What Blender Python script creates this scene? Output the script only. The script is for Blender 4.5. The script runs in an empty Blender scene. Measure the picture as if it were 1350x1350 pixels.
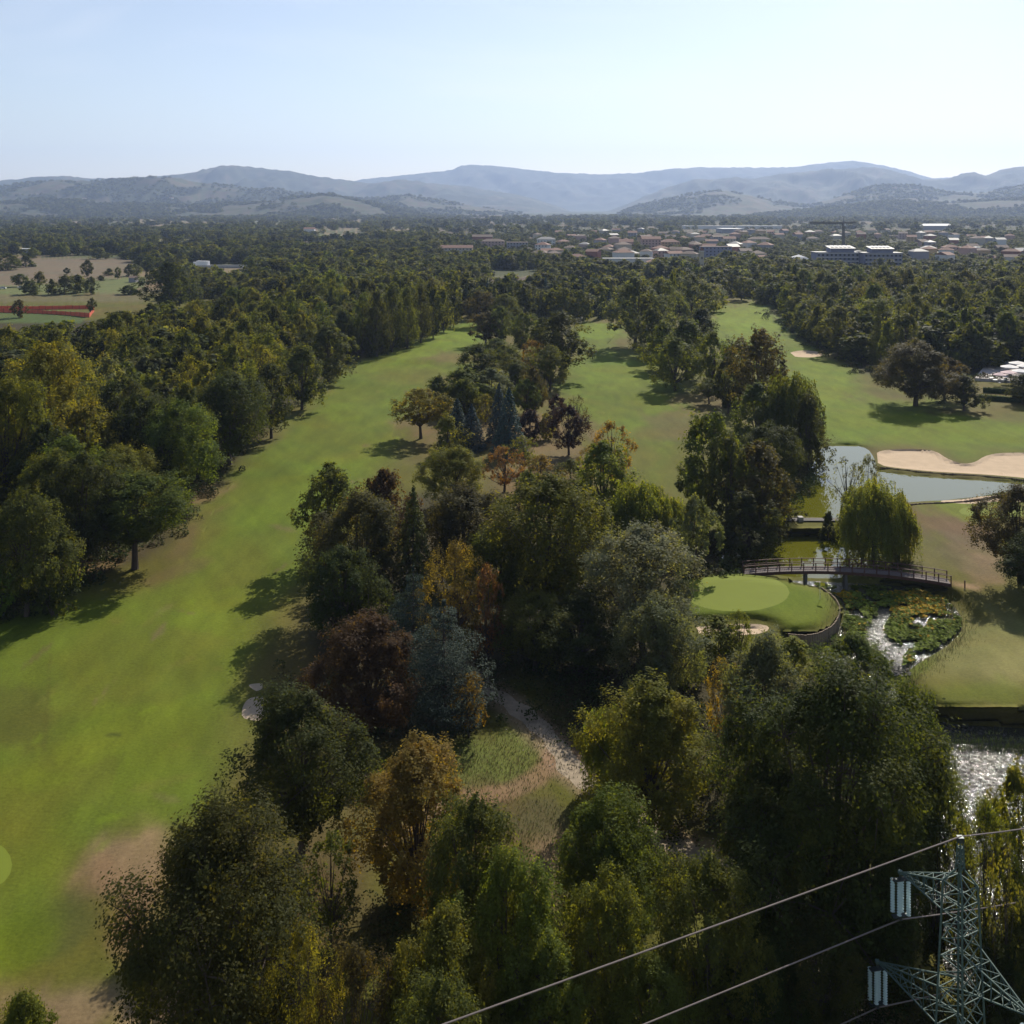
import bpy, math, random
import numpy as np
from mathutils import Vector, Matrix
from mathutils.geometry import delaunay_2d_cdt

random.seed(7)
RNG = np.random.default_rng(11)
R = math.radians
SC = bpy.context.scene
COL = SC.collection

# ------------------------------------------------------------------ camera, sky, sun
HC = 50.0        # camera height (m)
YH = 272.0       # horizon row of the 1350 px photograph
FP = 1350.0      # focal length in those pixels
cam = bpy.data.cameras.new('camera')
cam.sensor_width = 36.0
cam.lens = 36.0
cam.shift_y = -(675.0 - YH) / 1350.0
cam.clip_start = 0.5
cam.clip_end = 60000
camo = bpy.data.objects.new('camera', cam)
camo.location = (0, 0, HC)
camo.rotation_euler = (R(90), 0, 0)
COL.objects.link(camo)
SC.camera = camo

SUN_AZ, SUN_EL = R(24), R(37)
world = bpy.data.worlds.new('World')
SC.world = world
world.use_nodes = True
wn = world.node_tree
wn.nodes.clear()
sky = wn.nodes.new('ShaderNodeTexSky')
sky.sky_type = 'NISHITA'
sky.sun_disc = False
sky.sun_elevation = SUN_EL
sky.sun_rotation = SUN_AZ
sky.altitude = 100
sky.air_density = 1.0
sky.dust_density = 0.5
sky.ozone_density = 2.0
bg = wn.nodes.new('ShaderNodeBackground')
bg.inputs['Strength'].default_value = 0.088
wo = wn.nodes.new('ShaderNodeOutputWorld')
# faint high cloud, thin streaks over the whole sky
tcw = wn.nodes.new('ShaderNodeTexCoord'); mpw = wn.nodes.new('ShaderNodeMapping'); mpw.inputs['Scale'].default_value = (1.3, 1.3, 5.0)
nzw = wn.nodes.new('ShaderNodeTexNoise'); nzw.inputs['Scale'].default_value = 2.6; nzw.inputs['Detail'].default_value = 7; nzw.inputs['Distortion'].default_value = 0.7
rgw = wn.nodes.new('ShaderNodeMapRange'); rgw.inputs['From Min'].default_value = 0.5; rgw.inputs['From Max'].default_value = 0.8; rgw.inputs['To Max'].default_value = 0.22
mxw = wn.nodes.new('ShaderNodeMix'); mxw.data_type = 'RGBA'; mxw.inputs['B'].default_value = (9.5, 9.6, 9.9, 1)
wn.links.new(tcw.outputs['Generated'], mpw.inputs['Vector']); wn.links.new(mpw.outputs[0], nzw.inputs['Vector']); wn.links.new(nzw.outputs['Fac'], rgw.inputs['Value'])
wn.links.new(rgw.outputs[0], mxw.inputs['Factor']); wn.links.new(sky.outputs[0], mxw.inputs['A'])
hsw = wn.nodes.new('ShaderNodeHueSaturation'); hsw.inputs['Saturation'].default_value = 0.84
wmw = wn.nodes.new('ShaderNodeMix'); wmw.data_type = 'RGBA'; wmw.blend_type = 'MULTIPLY'; wmw.inputs['Factor'].default_value = 1; wmw.inputs['B'].default_value = (1.045, 1.0, 0.995, 1)
wn.links.new(mxw.outputs['Result'], hsw.inputs['Color']); wn.links.new(hsw.outputs[0], wmw.inputs['A'])
wn.links.new(wmw.outputs['Result'], bg.inputs['Color'])
wn.links.new(bg.outputs[0], wo.inputs['Surface'])

sl = bpy.data.lights.new('sun', 'SUN')
sl.energy = 5.0
sl.angle = R(0.53)
sl.color = (1.0, 0.93, 0.80)
so = bpy.data.objects.new('sun', sl)
sdir = Vector((math.sin(SUN_AZ) * math.cos(SUN_EL), math.cos(SUN_AZ) * math.cos(SUN_EL), math.sin(SUN_EL)))
so.rotation_euler = sdir.to_track_quat('Z', 'Y').to_euler()
so.location = (200, 400, 300)
COL.objects.link(so)
SC.view_settings.view_transform = 'Standard'
SC.view_settings.look = 'None'
SC.view_settings.gamma = 1.0
SC.view_settings.use_curve_mapping = False
SC.view_settings.exposure = 0.45
SC.render.engine = 'CYCLES'
SC.cycles.use_denoising = True
SC.cycles.max_bounces = 6
SC.cycles.diffuse_bounces = 3
SC.cycles.glossy_bounces = 3
SC.cycles.transmission_bounces = 4
SC.cycles.volume_bounces = 1
SC.cycles.sample_clamp_indirect = 6.0

# ------------------------------------------------------------------ helpers
def W(x, y, z=0.0):
    """photo pixel on the level z -> world point"""
    d = FP * (HC - z) / (y - YH)
    return ((x - 675.0) * d / FP, d, z)

def tag(o, label=None, cat=None, group=None, kind=None):
    if label: o['label'] = label
    if cat: o['category'] = cat
    if group: o['group'] = group
    if kind: o['kind'] = kind
    return o

def empty(name, loc=(0, 0, 0), rz=0.0, scale=(1, 1, 1)):
    o = bpy.data.objects.new(name, None)
    o.location = loc
    o.rotation_euler = (0, 0, rz)
    o.scale = scale
    o.empty_display_size = 0.2
    COL.objects.link(o)
    return o

def put(name, me, parent=None, loc=None):
    o = bpy.data.objects.new(name, me)
    COL.objects.link(o)
    if parent: o.parent = parent
    if loc is not None: o.location = loc
    return o

def fast_mesh(name, v, f, mat=None, smooth=False):
    v = np.asarray(v, dtype=np.float32); f = np.asarray(f, dtype=np.int32)
    me = bpy.data.meshes.new(name)
    n, k = f.shape
    me.vertices.add(len(v)); me.vertices.foreach_set('co', v.ravel())
    me.loops.add(n * k); me.loops.foreach_set('vertex_index', f.ravel())
    me.polygons.add(n)
    me.polygons.foreach_set('loop_start', np.arange(0, n * k, k, dtype=np.int32))
    me.polygons.foreach_set('use_smooth', np.full(n, smooth))
    if mat: me.materials.append(mat)
    me.update(calc_edges=True)
    return me

class MB:
    """collects simple solids into one mesh"""
    def __init__(s): s.v = []; s.f = []
    def box(s, c, size, rz=0.0, M=None):
        hx, hy, hz = size[0] / 2, size[1] / 2, size[2] / 2
        b = len(s.v); ca, sa = math.cos(rz), math.sin(rz)
        for dz in (-hz, hz):
            for dx, dy in ((-hx, -hy), (hx, -hy), (hx, hy), (-hx, hy)):
                p = Vector((dx, dy, dz))
                if M is not None: p = M @ p
                else: p = Vector((dx * ca - dy * sa, dx * sa + dy * ca, dz))
                s.v.append((p.x + c[0], p.y + c[1], p.z + c[2]))
        s.f += [(b, b + 3, b + 2, b + 1), (b + 4, b + 5, b + 6, b + 7), (b, b + 1, b + 5, b + 4), (b + 1, b + 2, b + 6, b + 5),
                (b + 2, b + 3, b + 7, b + 6), (b + 3, b, b + 4, b + 7)]
        return s
    def bar(s, a, b_, w, h=None):
        a = Vector(a); b_ = Vector(b_); d = b_ - a
        if d.length < 1e-6: return s
        q = d.to_track_quat('X', 'Z').to_matrix()
        return s.box(tuple((a + b_) / 2), (d.length, w, h or w), M=q)
    def tube(s, pts, rad, n=6):
        rings = []
        for i, p in enumerate(pts):
            p = Vector(p)
            t = Vector(pts[min(i + 1, len(pts) - 1)]) - Vector(pts[max(i - 1, 0)])
            q = t.to_track_quat('Z', 'X')
            r = rad[i] if hasattr(rad, '__len__') else rad
            b = len(s.v)
            for k in range(n):
                a = 2 * math.pi * k / n
                s.v.append(tuple(p + q @ Vector((r * math.cos(a), r * math.sin(a), 0))))
            rings.append(b)
        for i in range(len(rings) - 1):
            for k in range(n):
                k2 = (k + 1) % n
                s.f.append((rings[i] + k, rings[i] + k2, rings[i + 1] + k2, rings[i + 1] + k))
        s.f.append(tuple(rings[0] + k for k in range(n))[::-1])
        s.f.append(tuple(rings[-1] + k for k in range(n)))
        return s
    def poly(s, pts, faces):
        b = len(s.v); s.v += [tuple(p) for p in pts]
        s.f += [tuple(b + i for i in f) for f in faces]
        return s
    def mesh(s, name, mat=None):
        me = bpy.data.meshes.new(name)
        me.from_pydata(s.v, [], s.f)
        if mat: me.materials.append(mat)
        me.update()
        return me
    def build(s, name, mat=None, parent=None):
        return put(name, s.mesh(name, mat), parent)

# value noise -------------------------------------------------------
_LAT = RNG.random((256, 256))
def vnoise(x, y):
    xi = np.floor(x).astype(int); yi = np.floor(y).astype(int)
    fx = x - xi; fy = y - yi
    fx = fx * fx * (3 - 2 * fx); fy = fy * fy * (3 - 2 * fy)
    g = lambda a, b: _LAT[a & 255, b & 255]
    return ((g(xi, yi) * (1 - fx) + g(xi + 1, yi) * fx) * (1 - fy) +
            (g(xi, yi + 1) * (1 - fx) + g(xi + 1, yi + 1) * fx) * fy)
def fbm(x, y, o=4, g=0.5):
    s = 0; a = 1; t = 0
    for i in range(o):
        s = s + a * vnoise(x + 17.3 * i, y - 9.1 * i); t += a
        a *= g; x = x * 2.03; y = y * 2.03
    return s / t
def sstep(a, b, x):
    t = np.clip((x - a) / (b - a), 0, 1)
    return t * t * (3 - 2 * t)

def smooth_poly(pts, step=6.0, closed=True):
    """Catmull-Rom through the given pixels"""
    n = len(pts); out = []
    rng = range(n) if closed else range(n - 1)
    for i in rng:
        if closed: p0, p1, p2, p3 = (pts[(i + k) % n] for k in (-1, 0, 1, 2))
        else: p0, p1, p2, p3 = pts[max(i - 1, 0)], pts[i], pts[i + 1], pts[min(i + 2, n - 1)]
        d = math.hypot(p2[0] - p1[0], p2[1] - p1[1])
        m = max(1, int(d / step))
        for k in range(m):
            t = k / m
            out.append(tuple(0.5 * ((2 * p1[j]) + (p2[j] - p0[j]) * t + (2 * p0[j] - 5 * p1[j] + 4 * p2[j] - p3[j]) * t * t +
                                    (-p0[j] + 3 * p1[j] - 3 * p2[j] + p3[j]) * t ** 3) for j in (0, 1)))
    if not closed: out.append(tuple(pts[-1]))
    return out

def inside(px, py, poly):
    c = np.zeros(px.shape, bool); n = len(poly)
    for i in range(n):
        x1, y1 = poly[i]; x2, y2 = poly[(i + 1) % n]
        if y1 == y2: continue
        m = ((y1 > py) != (y2 > py)) & (px < (x2 - x1) * (py - y1) / (y2 - y1) + x1)
        c ^= m
    return c

def seg_dist(X, Y, P, closed=True):
    """distance in metres to a polyline given in world xy"""
    d = np.full(X.shape, 1e9); n = len(P)
    for i in range(n if closed else n - 1):
        ax, ay = P[i]; bx, by = P[(i + 1) % n]
        vx, vy = bx - ax, by - ay
        L = vx * vx + vy * vy
        if L < 1e-9: continue
        t = np.clip(((X - ax) * vx + (Y - ay) * vy) / L, 0, 1)
        d = np.minimum(d, (X - ax - t * vx) ** 2 + (Y - ay - t * vy) ** 2)
    return np.sqrt(d)

def wpoly(pp): return [W(max(-3000, x), y)[:2] for x, y in pp]

# ------------------------------------------------------------------ materials
def mat_new(name):
    m = bpy.data.materials.new(name); m.use_nodes = True
    nt = m.node_tree; nt.nodes.clear()
    out = nt.nodes.new('ShaderNodeOutputMaterial')
    return m, nt, out

def simple(name, col, rough=0.8, metal=0.0, noise=0.25, scale=3.0, bump=0.0, spec=0.3):
    m, nt, out = mat_new(name)
    b = nt.nodes.new('ShaderNodeBsdfPrincipled')
    b.inputs['Roughness'].default_value = rough
    b.inputs['Metallic'].default_value = metal
    b.inputs['Specular IOR Level'].default_value = spec
    tc = nt.nodes.new('ShaderNodeTexCoord')
    n = nt.nodes.new('ShaderNodeTexNoise'); n.inputs['Scale'].default_value = scale; n.inputs['Detail'].default_value = 5
    nt.links.new(tc.outputs['Object'], n.inputs['Vector'])
    r = nt.nodes.new('ShaderNodeMapRange')
    r.inputs['To Min'].default_value = 1 - noise; r.inputs['To Max'].default_value = 1 + noise
    nt.links.new(n.outputs['Fac'], r.inputs['Value'])
    mul = nt.nodes.new('ShaderNodeVectorMath'); mul.operation = 'SCALE'
    mul.inputs[0].default_value = col[:3]
    nt.links.new(r.outputs[0], mul.inputs['Scale'])
    nt.links.new(mul.outputs[0], b.inputs['Base Color'])
    if bump:
        bp = nt.nodes.new('ShaderNodeBump'); bp.inputs['Strength'].default_value = bump
        nt.links.new(n.outputs['Fac'], bp.inputs['Height']); nt.links.new(bp.outputs[0], b.inputs['Normal'])
    nt.links.new(b.outputs[0], out.inputs['Surface'])
    return m

def leaf_material(name, trans=0.48, bright=1.4):
    m, nt, out = mat_new(name)
    L = nt.links; N = nt.nodes.new
    oi = N('ShaderNodeObjectInfo')
    at = N('ShaderNodeAttribute'); at.attribute_name = 'lv'
    # brightness variation leaf to leaf
    r = N('ShaderNodeMapRange'); r.inputs['To Min'].default_value = 0.72 * bright; r.inputs['To Max'].default_value = 1.3 * bright
    L.new(at.outputs['Fac'], r.inputs['Value'])
    # some leaves are turning yellow-brown
    turn = N('ShaderNodeMix'); turn.data_type = 'RGBA'; turn.blend_type = 'MULTIPLY'
    turn.inputs['B'].default_value = (1.32, 1.1, 0.9, 1)
    at2 = N('ShaderNodeAttribute'); at2.attribute_name = 'cv'
    rr = N('ShaderNodeMapRange'); rr.inputs['From Min'].default_value = 0.45; rr.inputs['From Max'].default_value = 1.0
    rr.inputs['To Max'].default_value = 0.85
    L.new(at2.outputs['Fac'], rr.inputs['Value'])
    L.new(rr.outputs[0], turn.inputs['Factor'])
    L.new(oi.outputs['Color'], turn.inputs['A'])
    hs = N('ShaderNodeHueSaturation')
    r2 = N('ShaderNodeMapRange'); r2.inputs['To Min'].default_value = 0.485; r2.inputs['To Max'].default_value = 0.512
    L.new(oi.outputs['Random'], r2.inputs['Value']); L.new(r2.outputs[0], hs.inputs['Hue'])
    L.new(turn.outputs['Result'], hs.inputs['Color'])
    L.new(r.outputs[0], hs.inputs['Value'])
    d = N('ShaderNodeBsdfPrincipled'); d.inputs['Roughness'].default_value = 0.55; d.inputs['Specular IOR Level'].default_value = 0.03
    L.new(hs.outputs[0], d.inputs['Base Color'])
    t = N('ShaderNodeBsdfTranslucent')
    tm = N('ShaderNodeMix'); tm.data_type = 'RGBA'; tm.blend_type = 'MULTIPLY'; tm.inputs['Factor'].default_value = 1
    tm.inputs['B'].default_value = (2.3, 2.0, 0.55, 1)
    L.new(hs.outputs[0], tm.inputs['A']); L.new(tm.outputs['Result'], t.inputs['Color'])
    mx = N('ShaderNodeMixShader'); mx.inputs[0].default_value = trans
    L.new(d.outputs[0], mx.inputs[1]); L.new(t.outputs[0], mx.inputs[2])
    L.new(mx.outputs[0], out.inputs['Surface'])
    return m

def ground_material(name, fine=1.0, far=False):
    m, nt, out = mat_new(name); L = nt.links; N = nt.nodes.new
    at = N('ShaderNodeAttribute'); at.attribute_name = 'tint'
    tc = N('ShaderNodeTexCoord')
    n1 = N('ShaderNodeTexNoise'); n1.inputs['Scale'].default_value = 0.35; n1.inputs['Detail'].default_value = 8; n1.inputs['Roughness'].default_value = 0.62
    n2 = N('ShaderNodeTexNoise'); n2.inputs['Scale'].default_value = 0.045; n2.inputs['Detail'].default_value = 5; n2.inputs['Distortion'].default_value = 1.2
    mp = N('ShaderNodeMapping'); mp.inputs['Rotation'].default_value = (0, 0, R(28)); mp.inputs['Scale'].default_value = (1.0, 0.28, 1)
    L.new(tc.outputs['Object'], mp.inputs['Vector'])
    L.new(mp.outputs[0], n1.inputs['Vector']); L.new(tc.outputs['Object'], n2.inputs['Vector'])
    r1 = N('ShaderNodeMapRange'); r1.inputs['From Min'].default_value = .25; r1.inputs['From Max'].default_value = .75
    r1.inputs['To Min'].default_value = 1 - 0.20 * fine; r1.inputs['To Max'].default_value = 1 + 0.20 * fine
    L.new(n1.outputs['Fac'], r1.inputs['Value'])
    r2 = N('ShaderNodeMapRange'); r2.inputs['From Min'].default_value = .3; r2.inputs['From Max'].default_value = .7
    L.new(n2.outputs['Fac'], r2.inputs['Value'])
    warm = N('ShaderNodeMix'); warm.data_type = 'RGBA'; warm.blend_type = 'MULTIPLY'
    warm.inputs['B'].default_value = (1.16, 0.95, 0.92, 1)
    L.new(r2.outputs[0], warm.inputs['Factor']); L.new(at.outputs['Color'], warm.inputs['A'])
    sc = N('ShaderNodeVectorMath'); sc.operation = 'SCALE'
    L.new(warm.outputs['Result'], sc.inputs[0]); L.new(r1.outputs[0], sc.inputs['Scale'])
    b = N('ShaderNodeBsdfPrincipled'); b.inputs['Roughness'].default_value = 0.9; b.inputs['Specular IOR Level'].default_value = 0.08
    n4 = N('ShaderNodeTexNoise'); n4.inputs['Scale'].default_value = 3.2; n4.inputs['Detail'].default_value = 7; n4.inputs['Roughness'].default_value = .75
    L.new(tc.outputs['Object'], n4.inputs['Vector'])
    r4 = N('ShaderNodeMapRange'); r4.inputs['From Min'].default_value = .3; r4.inputs['From Max'].default_value = .7; r4.inputs['To Min'].default_value = 1 - .22 * fine; r4.inputs['To Max'].default_value = 1 + .22 * fine
    L.new(n4.outputs['Fac'], r4.inputs['Value'])
    sc4 = N('ShaderNodeVectorMath'); sc4.operation = 'SCALE'; L.new(sc.outputs[0], sc4.inputs[0]); L.new(r4.outputs[0], sc4.inputs['Scale'])
    L.new(sc4.outputs[0], b.inputs['Base Color'])
    n3 = N('ShaderNodeTexNoise'); n3.inputs['Scale'].default_value = 2.5; n3.inputs['Detail'].default_value = 6
    L.new(tc.outputs['Object'], n3.inputs['Vector'])
    bp = N('ShaderNodeBump'); bp.inputs['Strength'].default_value = 0.35 * fine; bp.inputs['Distance'].default_value = 0.15
    L.new(n3.outputs['Fac'], bp.inputs['Height']); L.new(bp.outputs[0], b.inputs['Normal'])
    L.new(b.outputs[0], out.inputs['Surface'])
    return m

def water_material(name, col, rough, bump, scale, dist=0.02, spec=0.5):
    m, nt, out = mat_new(name); L = nt.links; N = nt.nodes.new
    b = N('ShaderNodeBsdfPrincipled'); b.inputs['Roughness'].default_value = rough
    b.inputs['Base Color'].default_value = (*col, 1); b.inputs['IOR'].default_value = 1.333
    b.inputs['Specular IOR Level'].default_value = spec
    tc = N('ShaderNodeTexCoord'); n = N('ShaderNodeTexNoise'); n.inputs['Scale'].default_value = scale; n.inputs['Detail'].default_value = 4
    L.new(tc.outputs['Object'], n.inputs['Vector'])
    bp = N('ShaderNodeBump'); bp.inputs['Strength'].default_value = bump; bp.inputs['Distance'].default_value = dist
    L.new(n.outputs['Fac'], bp.inputs['Height']); L.new(bp.outputs[0], b.inputs['Normal'])
    L.new(b.outputs[0], out.inputs['Surface'])
    return m

M_GROUND = ground_material('turf_and_soil')
M_LEAF = leaf_material('leaves')
M_NEEDLE = leaf_material('needles', trans=0.12)
M_BARK = simple('bark', (0.075, 0.055, 0.042), 0.9, noise=0.5, scale=14, bump=0.4)
M_POND = water_material('pond_water', (0.10, 0.10, 0.010), 0.02, 0.06, 0.9, spec=1.0)
M_STREAM = water_material('rippled_water', (0.05, 0.05, 0.035), 0.09, 1.0, 3.0, 0.20, 0.55)

# ------------------------------------------------------------------ ground
FAIRWAY_L = [(-420, 900), (-200, 845), (0, 818), (70, 798), (150, 785), (228, 768), (262, 715), (290, 660), (318, 625), (352, 592), (395, 545), (440, 503),
             (472, 476), (520, 462), (560, 450), (600, 427), (618, 424), (622, 436), (640, 452), (640, 470), (612, 490), (575, 502), (560, 520), (535, 545), (515, 575), (530, 600),
             (500, 625), (430, 720), (385, 800), (350, 870), (325, 950), (300, 1020), (262, 1078), (200, 1092), (150, 1102), (115, 1140),
             (85, 1200), (30, 1262), (-60, 1300), (-300, 1380), (-600, 1300), (-600, 1000)]
FAIRWAY_M = [(760, 431), (785, 428), (808, 430), (812, 440), (800, 455), (815, 470), (850, 490), (905, 512), (930, 530), (925, 552), (900, 590),
             (880, 622), (866, 646), (845, 635), (836, 600), (800, 572), (760, 550), (722, 528), (728, 508), (752, 492), (768, 462)]
FAIRWAY_R = [(925, 440), (950, 418), (985, 405), (1012, 402), (1018, 416), (1050, 440), (1090, 470), (1130, 500), (1165, 525), (1230, 545), (1350, 556), (1700, 575),
             (1700, 622), (1420, 600), (1300, 592), (1282, 604), (1262, 604), (1242, 592), (1160, 588), (1090, 583), (1060, 560), (1055, 520), (1040, 480), (990, 462), (940, 455)]
BUNKER_A = [(1156, 597), (1172, 593), (1205, 592), (1232, 595), (1250, 605), (1268, 611), (1285, 609), (1300, 601), (1325, 597), (1380, 598),
            (1460, 606), (1460, 642), (1350, 630), (1290, 625), (1225, 621), (1165, 614), (1157, 606)]
BUNKER_B = [(1240, 661), (1275, 656), (1330, 652), (1400, 650), (1420, 664), (1330, 661), (1280, 664)]
BUNKER_C = [(1042, 465), (1058, 462), (1080, 464), (1086, 468), (1070, 471), (1048, 470)]
BUNKER_D = [(918, 827), (960, 823), (1002, 823), (1014, 828), (1002, 835), (960, 838), (922, 836)]
GREEN_A = [(971 + 70 * math.cos(a), 781 + 25 * math.sin(a)) for a in np.linspace(0, 2 * math.pi, 20, endpoint=False)]
GREEN_B = [(1312 + 48 * math.cos(a), 674 + 9 * math.sin(a)) for a in np.linspace(0, 2 * math.pi, 16, endpoint=False)]
GREEN_C = [(-16 + 32 * math.cos(a), 1140 + 30 * math.sin(a)) for a in np.linspace(0, 2 * math.pi, 16, endpoint=False)]
COLLAR = [(890, 766), (930, 756), (985, 756), (1040, 764), (1085, 778), (1106, 797), (1103, 817), (1082, 831), (1040, 834), (1000, 818), (940, 818), (890, 812)]
POND_A = [(1028, 676), (1034, 655), (1045, 640), (1066, 622), (1076, 604), (1084, 591), (1108, 587), (1132, 588), (1146, 594), (1154, 608), (1160, 620),
          (1200, 626), (1280, 632), (1350, 637), (1470, 650), (1470, 660), (1380, 645), (1330, 648), (1270, 658), (1215, 661), (1190, 664), (1165, 676), (1150, 683), (1100, 683)]
POND_B = [(985, 712), (1040, 706), (1105, 706), (1150, 712), (1170, 730), (1150, 752), (1105, 762), (1040, 760), (985, 750), (950, 738), (945, 725)]
MARSH = [(1040, 766), (1105, 768), (1180, 772), (1232, 782), (1262, 805), (1268, 828), (1250, 850), (1215, 872), (1190, 888), (1160, 892), (1130, 880),
         (1085, 872), (1060, 850), (1085, 838), (1108, 824), (1112, 800), (1092, 778)]
RIVER = [(1085, 905), (1130, 893), (1165, 893), (1200, 935), (1240, 952), (1350, 960), (1700, 975), (2300, 1100), (2300, 1900), (1500, 1900), (1330, 1420), (1230, 1250), (1150, 1100), (1110, 1000)]
PATH_L = [(600, 878), (650, 912), (700, 948), (738, 988), (757, 1018), (790, 1045), (840, 1078), (885, 1112), (930, 1130), (1000, 1180), (1080, 1260), (1180, 1400)]
TRACK_L = [(738, 985), (722, 1012), (690, 1035), (640, 1050), (600, 1052), (560, 1080), (500, 1110)]
PAD_A = [(322, 928), (331, 920), (352, 919), (358, 930), (346, 949), (322, 947), (319, 938)]
PAD_B = [(328, 903), (346, 901), (346, 907), (338, 911)]

def ribbon(line, w0, w1):
    pts = smooth_poly(line, 8, closed=False)
    P = [Vector(W(x, y)[:2]) for x, y in pts]; L_, R_ = [], []
    for i, p in enumerate(P):
        t = P[min(i + 1, len(P) - 1)] - P[max(i - 1, 0)]; t.normalize()
        n = Vector((-t.y, t.x)); w = (w0 + (w1 - w0) * i / len(P)) * (0.5 + 0.09 * math.sin(i * 1.7) + 0.07 * math.sin(i * 0.61))
        for S, sg in ((L_, 1), (R_, -1)):
            q = p + n * w * sg
            S.append((675 + FP * q.x / q.y, YH + FP * HC / q.y))
    return L_ + R_[::-1]

PATH = ribbon(PATH_L, 2.0, 2.2)
feats = []   # name, polygon, material key
def feat(name, poly, smooth=True, step=6): feats.append((name, smooth_poly(poly, step) if smooth else poly))
feat('pond', POND_A); feat('lower_pond', POND_B); feat('marsh_water', MARSH); feat('river', RIVER, step=14)
feat('putting_green', GREEN_A); feat('far_putting_green', GREEN_B); feat('near_putting_green', GREEN_C)
feat('bunker', BUNKER_A, step=5); feat('bunker', BUNKER_B, step=5); feat('bunker', BUNKER_C, step=5); feat('bunker', BUNKER_D, step=5)
feat('gravel_path', PATH, False); feat('tee_mat', PAD_A, step=4); feat('tee_mat', PAD_B, step=4)
feat('fairway', FAIRWAY_L, step=12); feat('fairway', FAIRWAY_M, step=10); feat('fairway', FAIRWAY_R, step=10)

WATERZ = {'pond': -0.35, 'lower_pond': -1.5, 'marsh_water': -1.5, 'river': -2.4}
RAMP = {'pond': 2.2, 'lower_pond': 3.2, 'marsh_water': 4.5, 'river': 4.5}

def cdt_ground():
    pts = []
    def rows():
        y = 283.0
        while y < 1372: 
            yield y; y += 1.2 if y < 300 else (2.4 if y < 420 else (3.4 if y < 860 else 4.6))
        for y in (1400, 1440, 1500, 1580, 1700, 1900, 2300, 3000): yield y
    xs_in = np.arange(-45, 1400, 5.2)
    xs_out = list(np.arange(-1500, -45, 70)) + list(np.arange(1400, 2900, 70))
    for j, y in enumerate(rows()):
        fine = y < 1375
        xin = xs_in if fine and not (y < 300 and j % 1) else xs_in[::8]
        o = (j % 2) * 2.6
        pts += [(float(x) + o + random.uniform(-.6, .6), y + random.uniform(-.3, .3) * (1 if y > 300 else 0)) for x in xin]
        if j % 8 == 0 or not fine: pts += [(float(x), y) for x in xs_out]
    edges = []
    for nm, poly in feats:
        b = len(pts); n = len(poly)
        pts += [tuple(map(float, p)) for p in poly]
        edges += [(b + i, b + (i + 1) % n) for i in range(n)]
    vc, e, f, *_ = delaunay_2d_cdt([Vector(p) for p in pts], edges, [], 0, 1e-4, False)
    V = np.array([(v.x, v.y) for v in vc]); F = np.array([t for t in f if len(t) == 3])
    return V, F

PV, PF = cdt_ground()
px, py = PV[:, 0], PV[:, 1]
D0 = FP * HC / (py - YH); X0 = (px - 675) * D0 / FP
near = py > 390
Z = np.zeros(len(px))
Z += np.where(near, (fbm(X0 / 26 + 3, D0 / 26, 3) - 0.5) * 1.5, 0)
flat = np.zeros(len(px))
sd = {}
for k, (nm, poly) in enumerate(feats):
    if nm in ('fairway', 'gravel_path'): continue
    box = (px > min(p[0] for p in poly) - 160) & (px < max(p[0] for p in poly) + 160) & (py > min(p[1] for p in poly) - 120) & (py < max(p[1] for p in poly) + 160)
    d = np.full(len(px), 99.0)
    if box.any():
        d[box] = seg_dist(X0[box], D0[box], wpoly(poly))
        ins = np.zeros(len(px), bool); ins[box] = inside(px[box], py[box], poly)
        d[ins & (d > 1e-3)] *= -1
    sd[k] = d
    flat = np.maximum(flat, 1 - sstep(1, 9, d))
Z *= (1 - flat)
# raised green beside the marsh
cd = seg_dist(X0, D0, wpoly(smooth_poly(COLLAR))); ci = inside(px, py, smooth_poly(COLLAR)); cd[ci] *= -1
Z += 0.7 * (1 - sstep(-3.0, 0.6, cd))
for k, (nm, poly) in enumerate(feats):
    if nm in WATERZ:
        z = WATERZ[nm]; t = (1 - sstep(0, RAMP[nm], sd[k])) * (cd > .12)
        Z = np.where(sd[k] <= 2e-3, z, Z * (1 - t) + np.minimum(Z, z) * t)
    if nm == 'bunker':
        Z -= 0.35 * (1 - sstep(-1.6, -0.05, sd[k]))
def project(px, py, Z):
    D = FP * (HC - Z) / (py - YH)
    return np.stack([(px - 675) * D / FP, D, Z], 1)
GV = project(px, py, Z)

# turf colours (albedo) -----------------------------------------------------
def C(*c): return np.array(c, float)
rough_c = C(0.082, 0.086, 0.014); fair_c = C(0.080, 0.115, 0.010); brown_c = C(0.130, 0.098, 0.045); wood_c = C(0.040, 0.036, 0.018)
lush_c = C(0.100, 0.150, 0.008); tan_c = C(0.205, 0.155, 0.085)
nz = fbm(X0 / 9, D0 / 14, 4); nb = fbm(X0 / 30 + 40, D0 / 45, 4); nf = fbm(X0 / 2.6 + 7, D0 / 5.5, 3)
col = rough_c[None] * np.ones((len(px), 1))
def mixc(m, c):
    global col
    m = np.clip(m, 0, 1)[:, None]; col = col * (1 - m) + np.asarray(c)[None] * m
mixc(sstep(.48, .62, nb) * .4, brown_c * .8)
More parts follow.
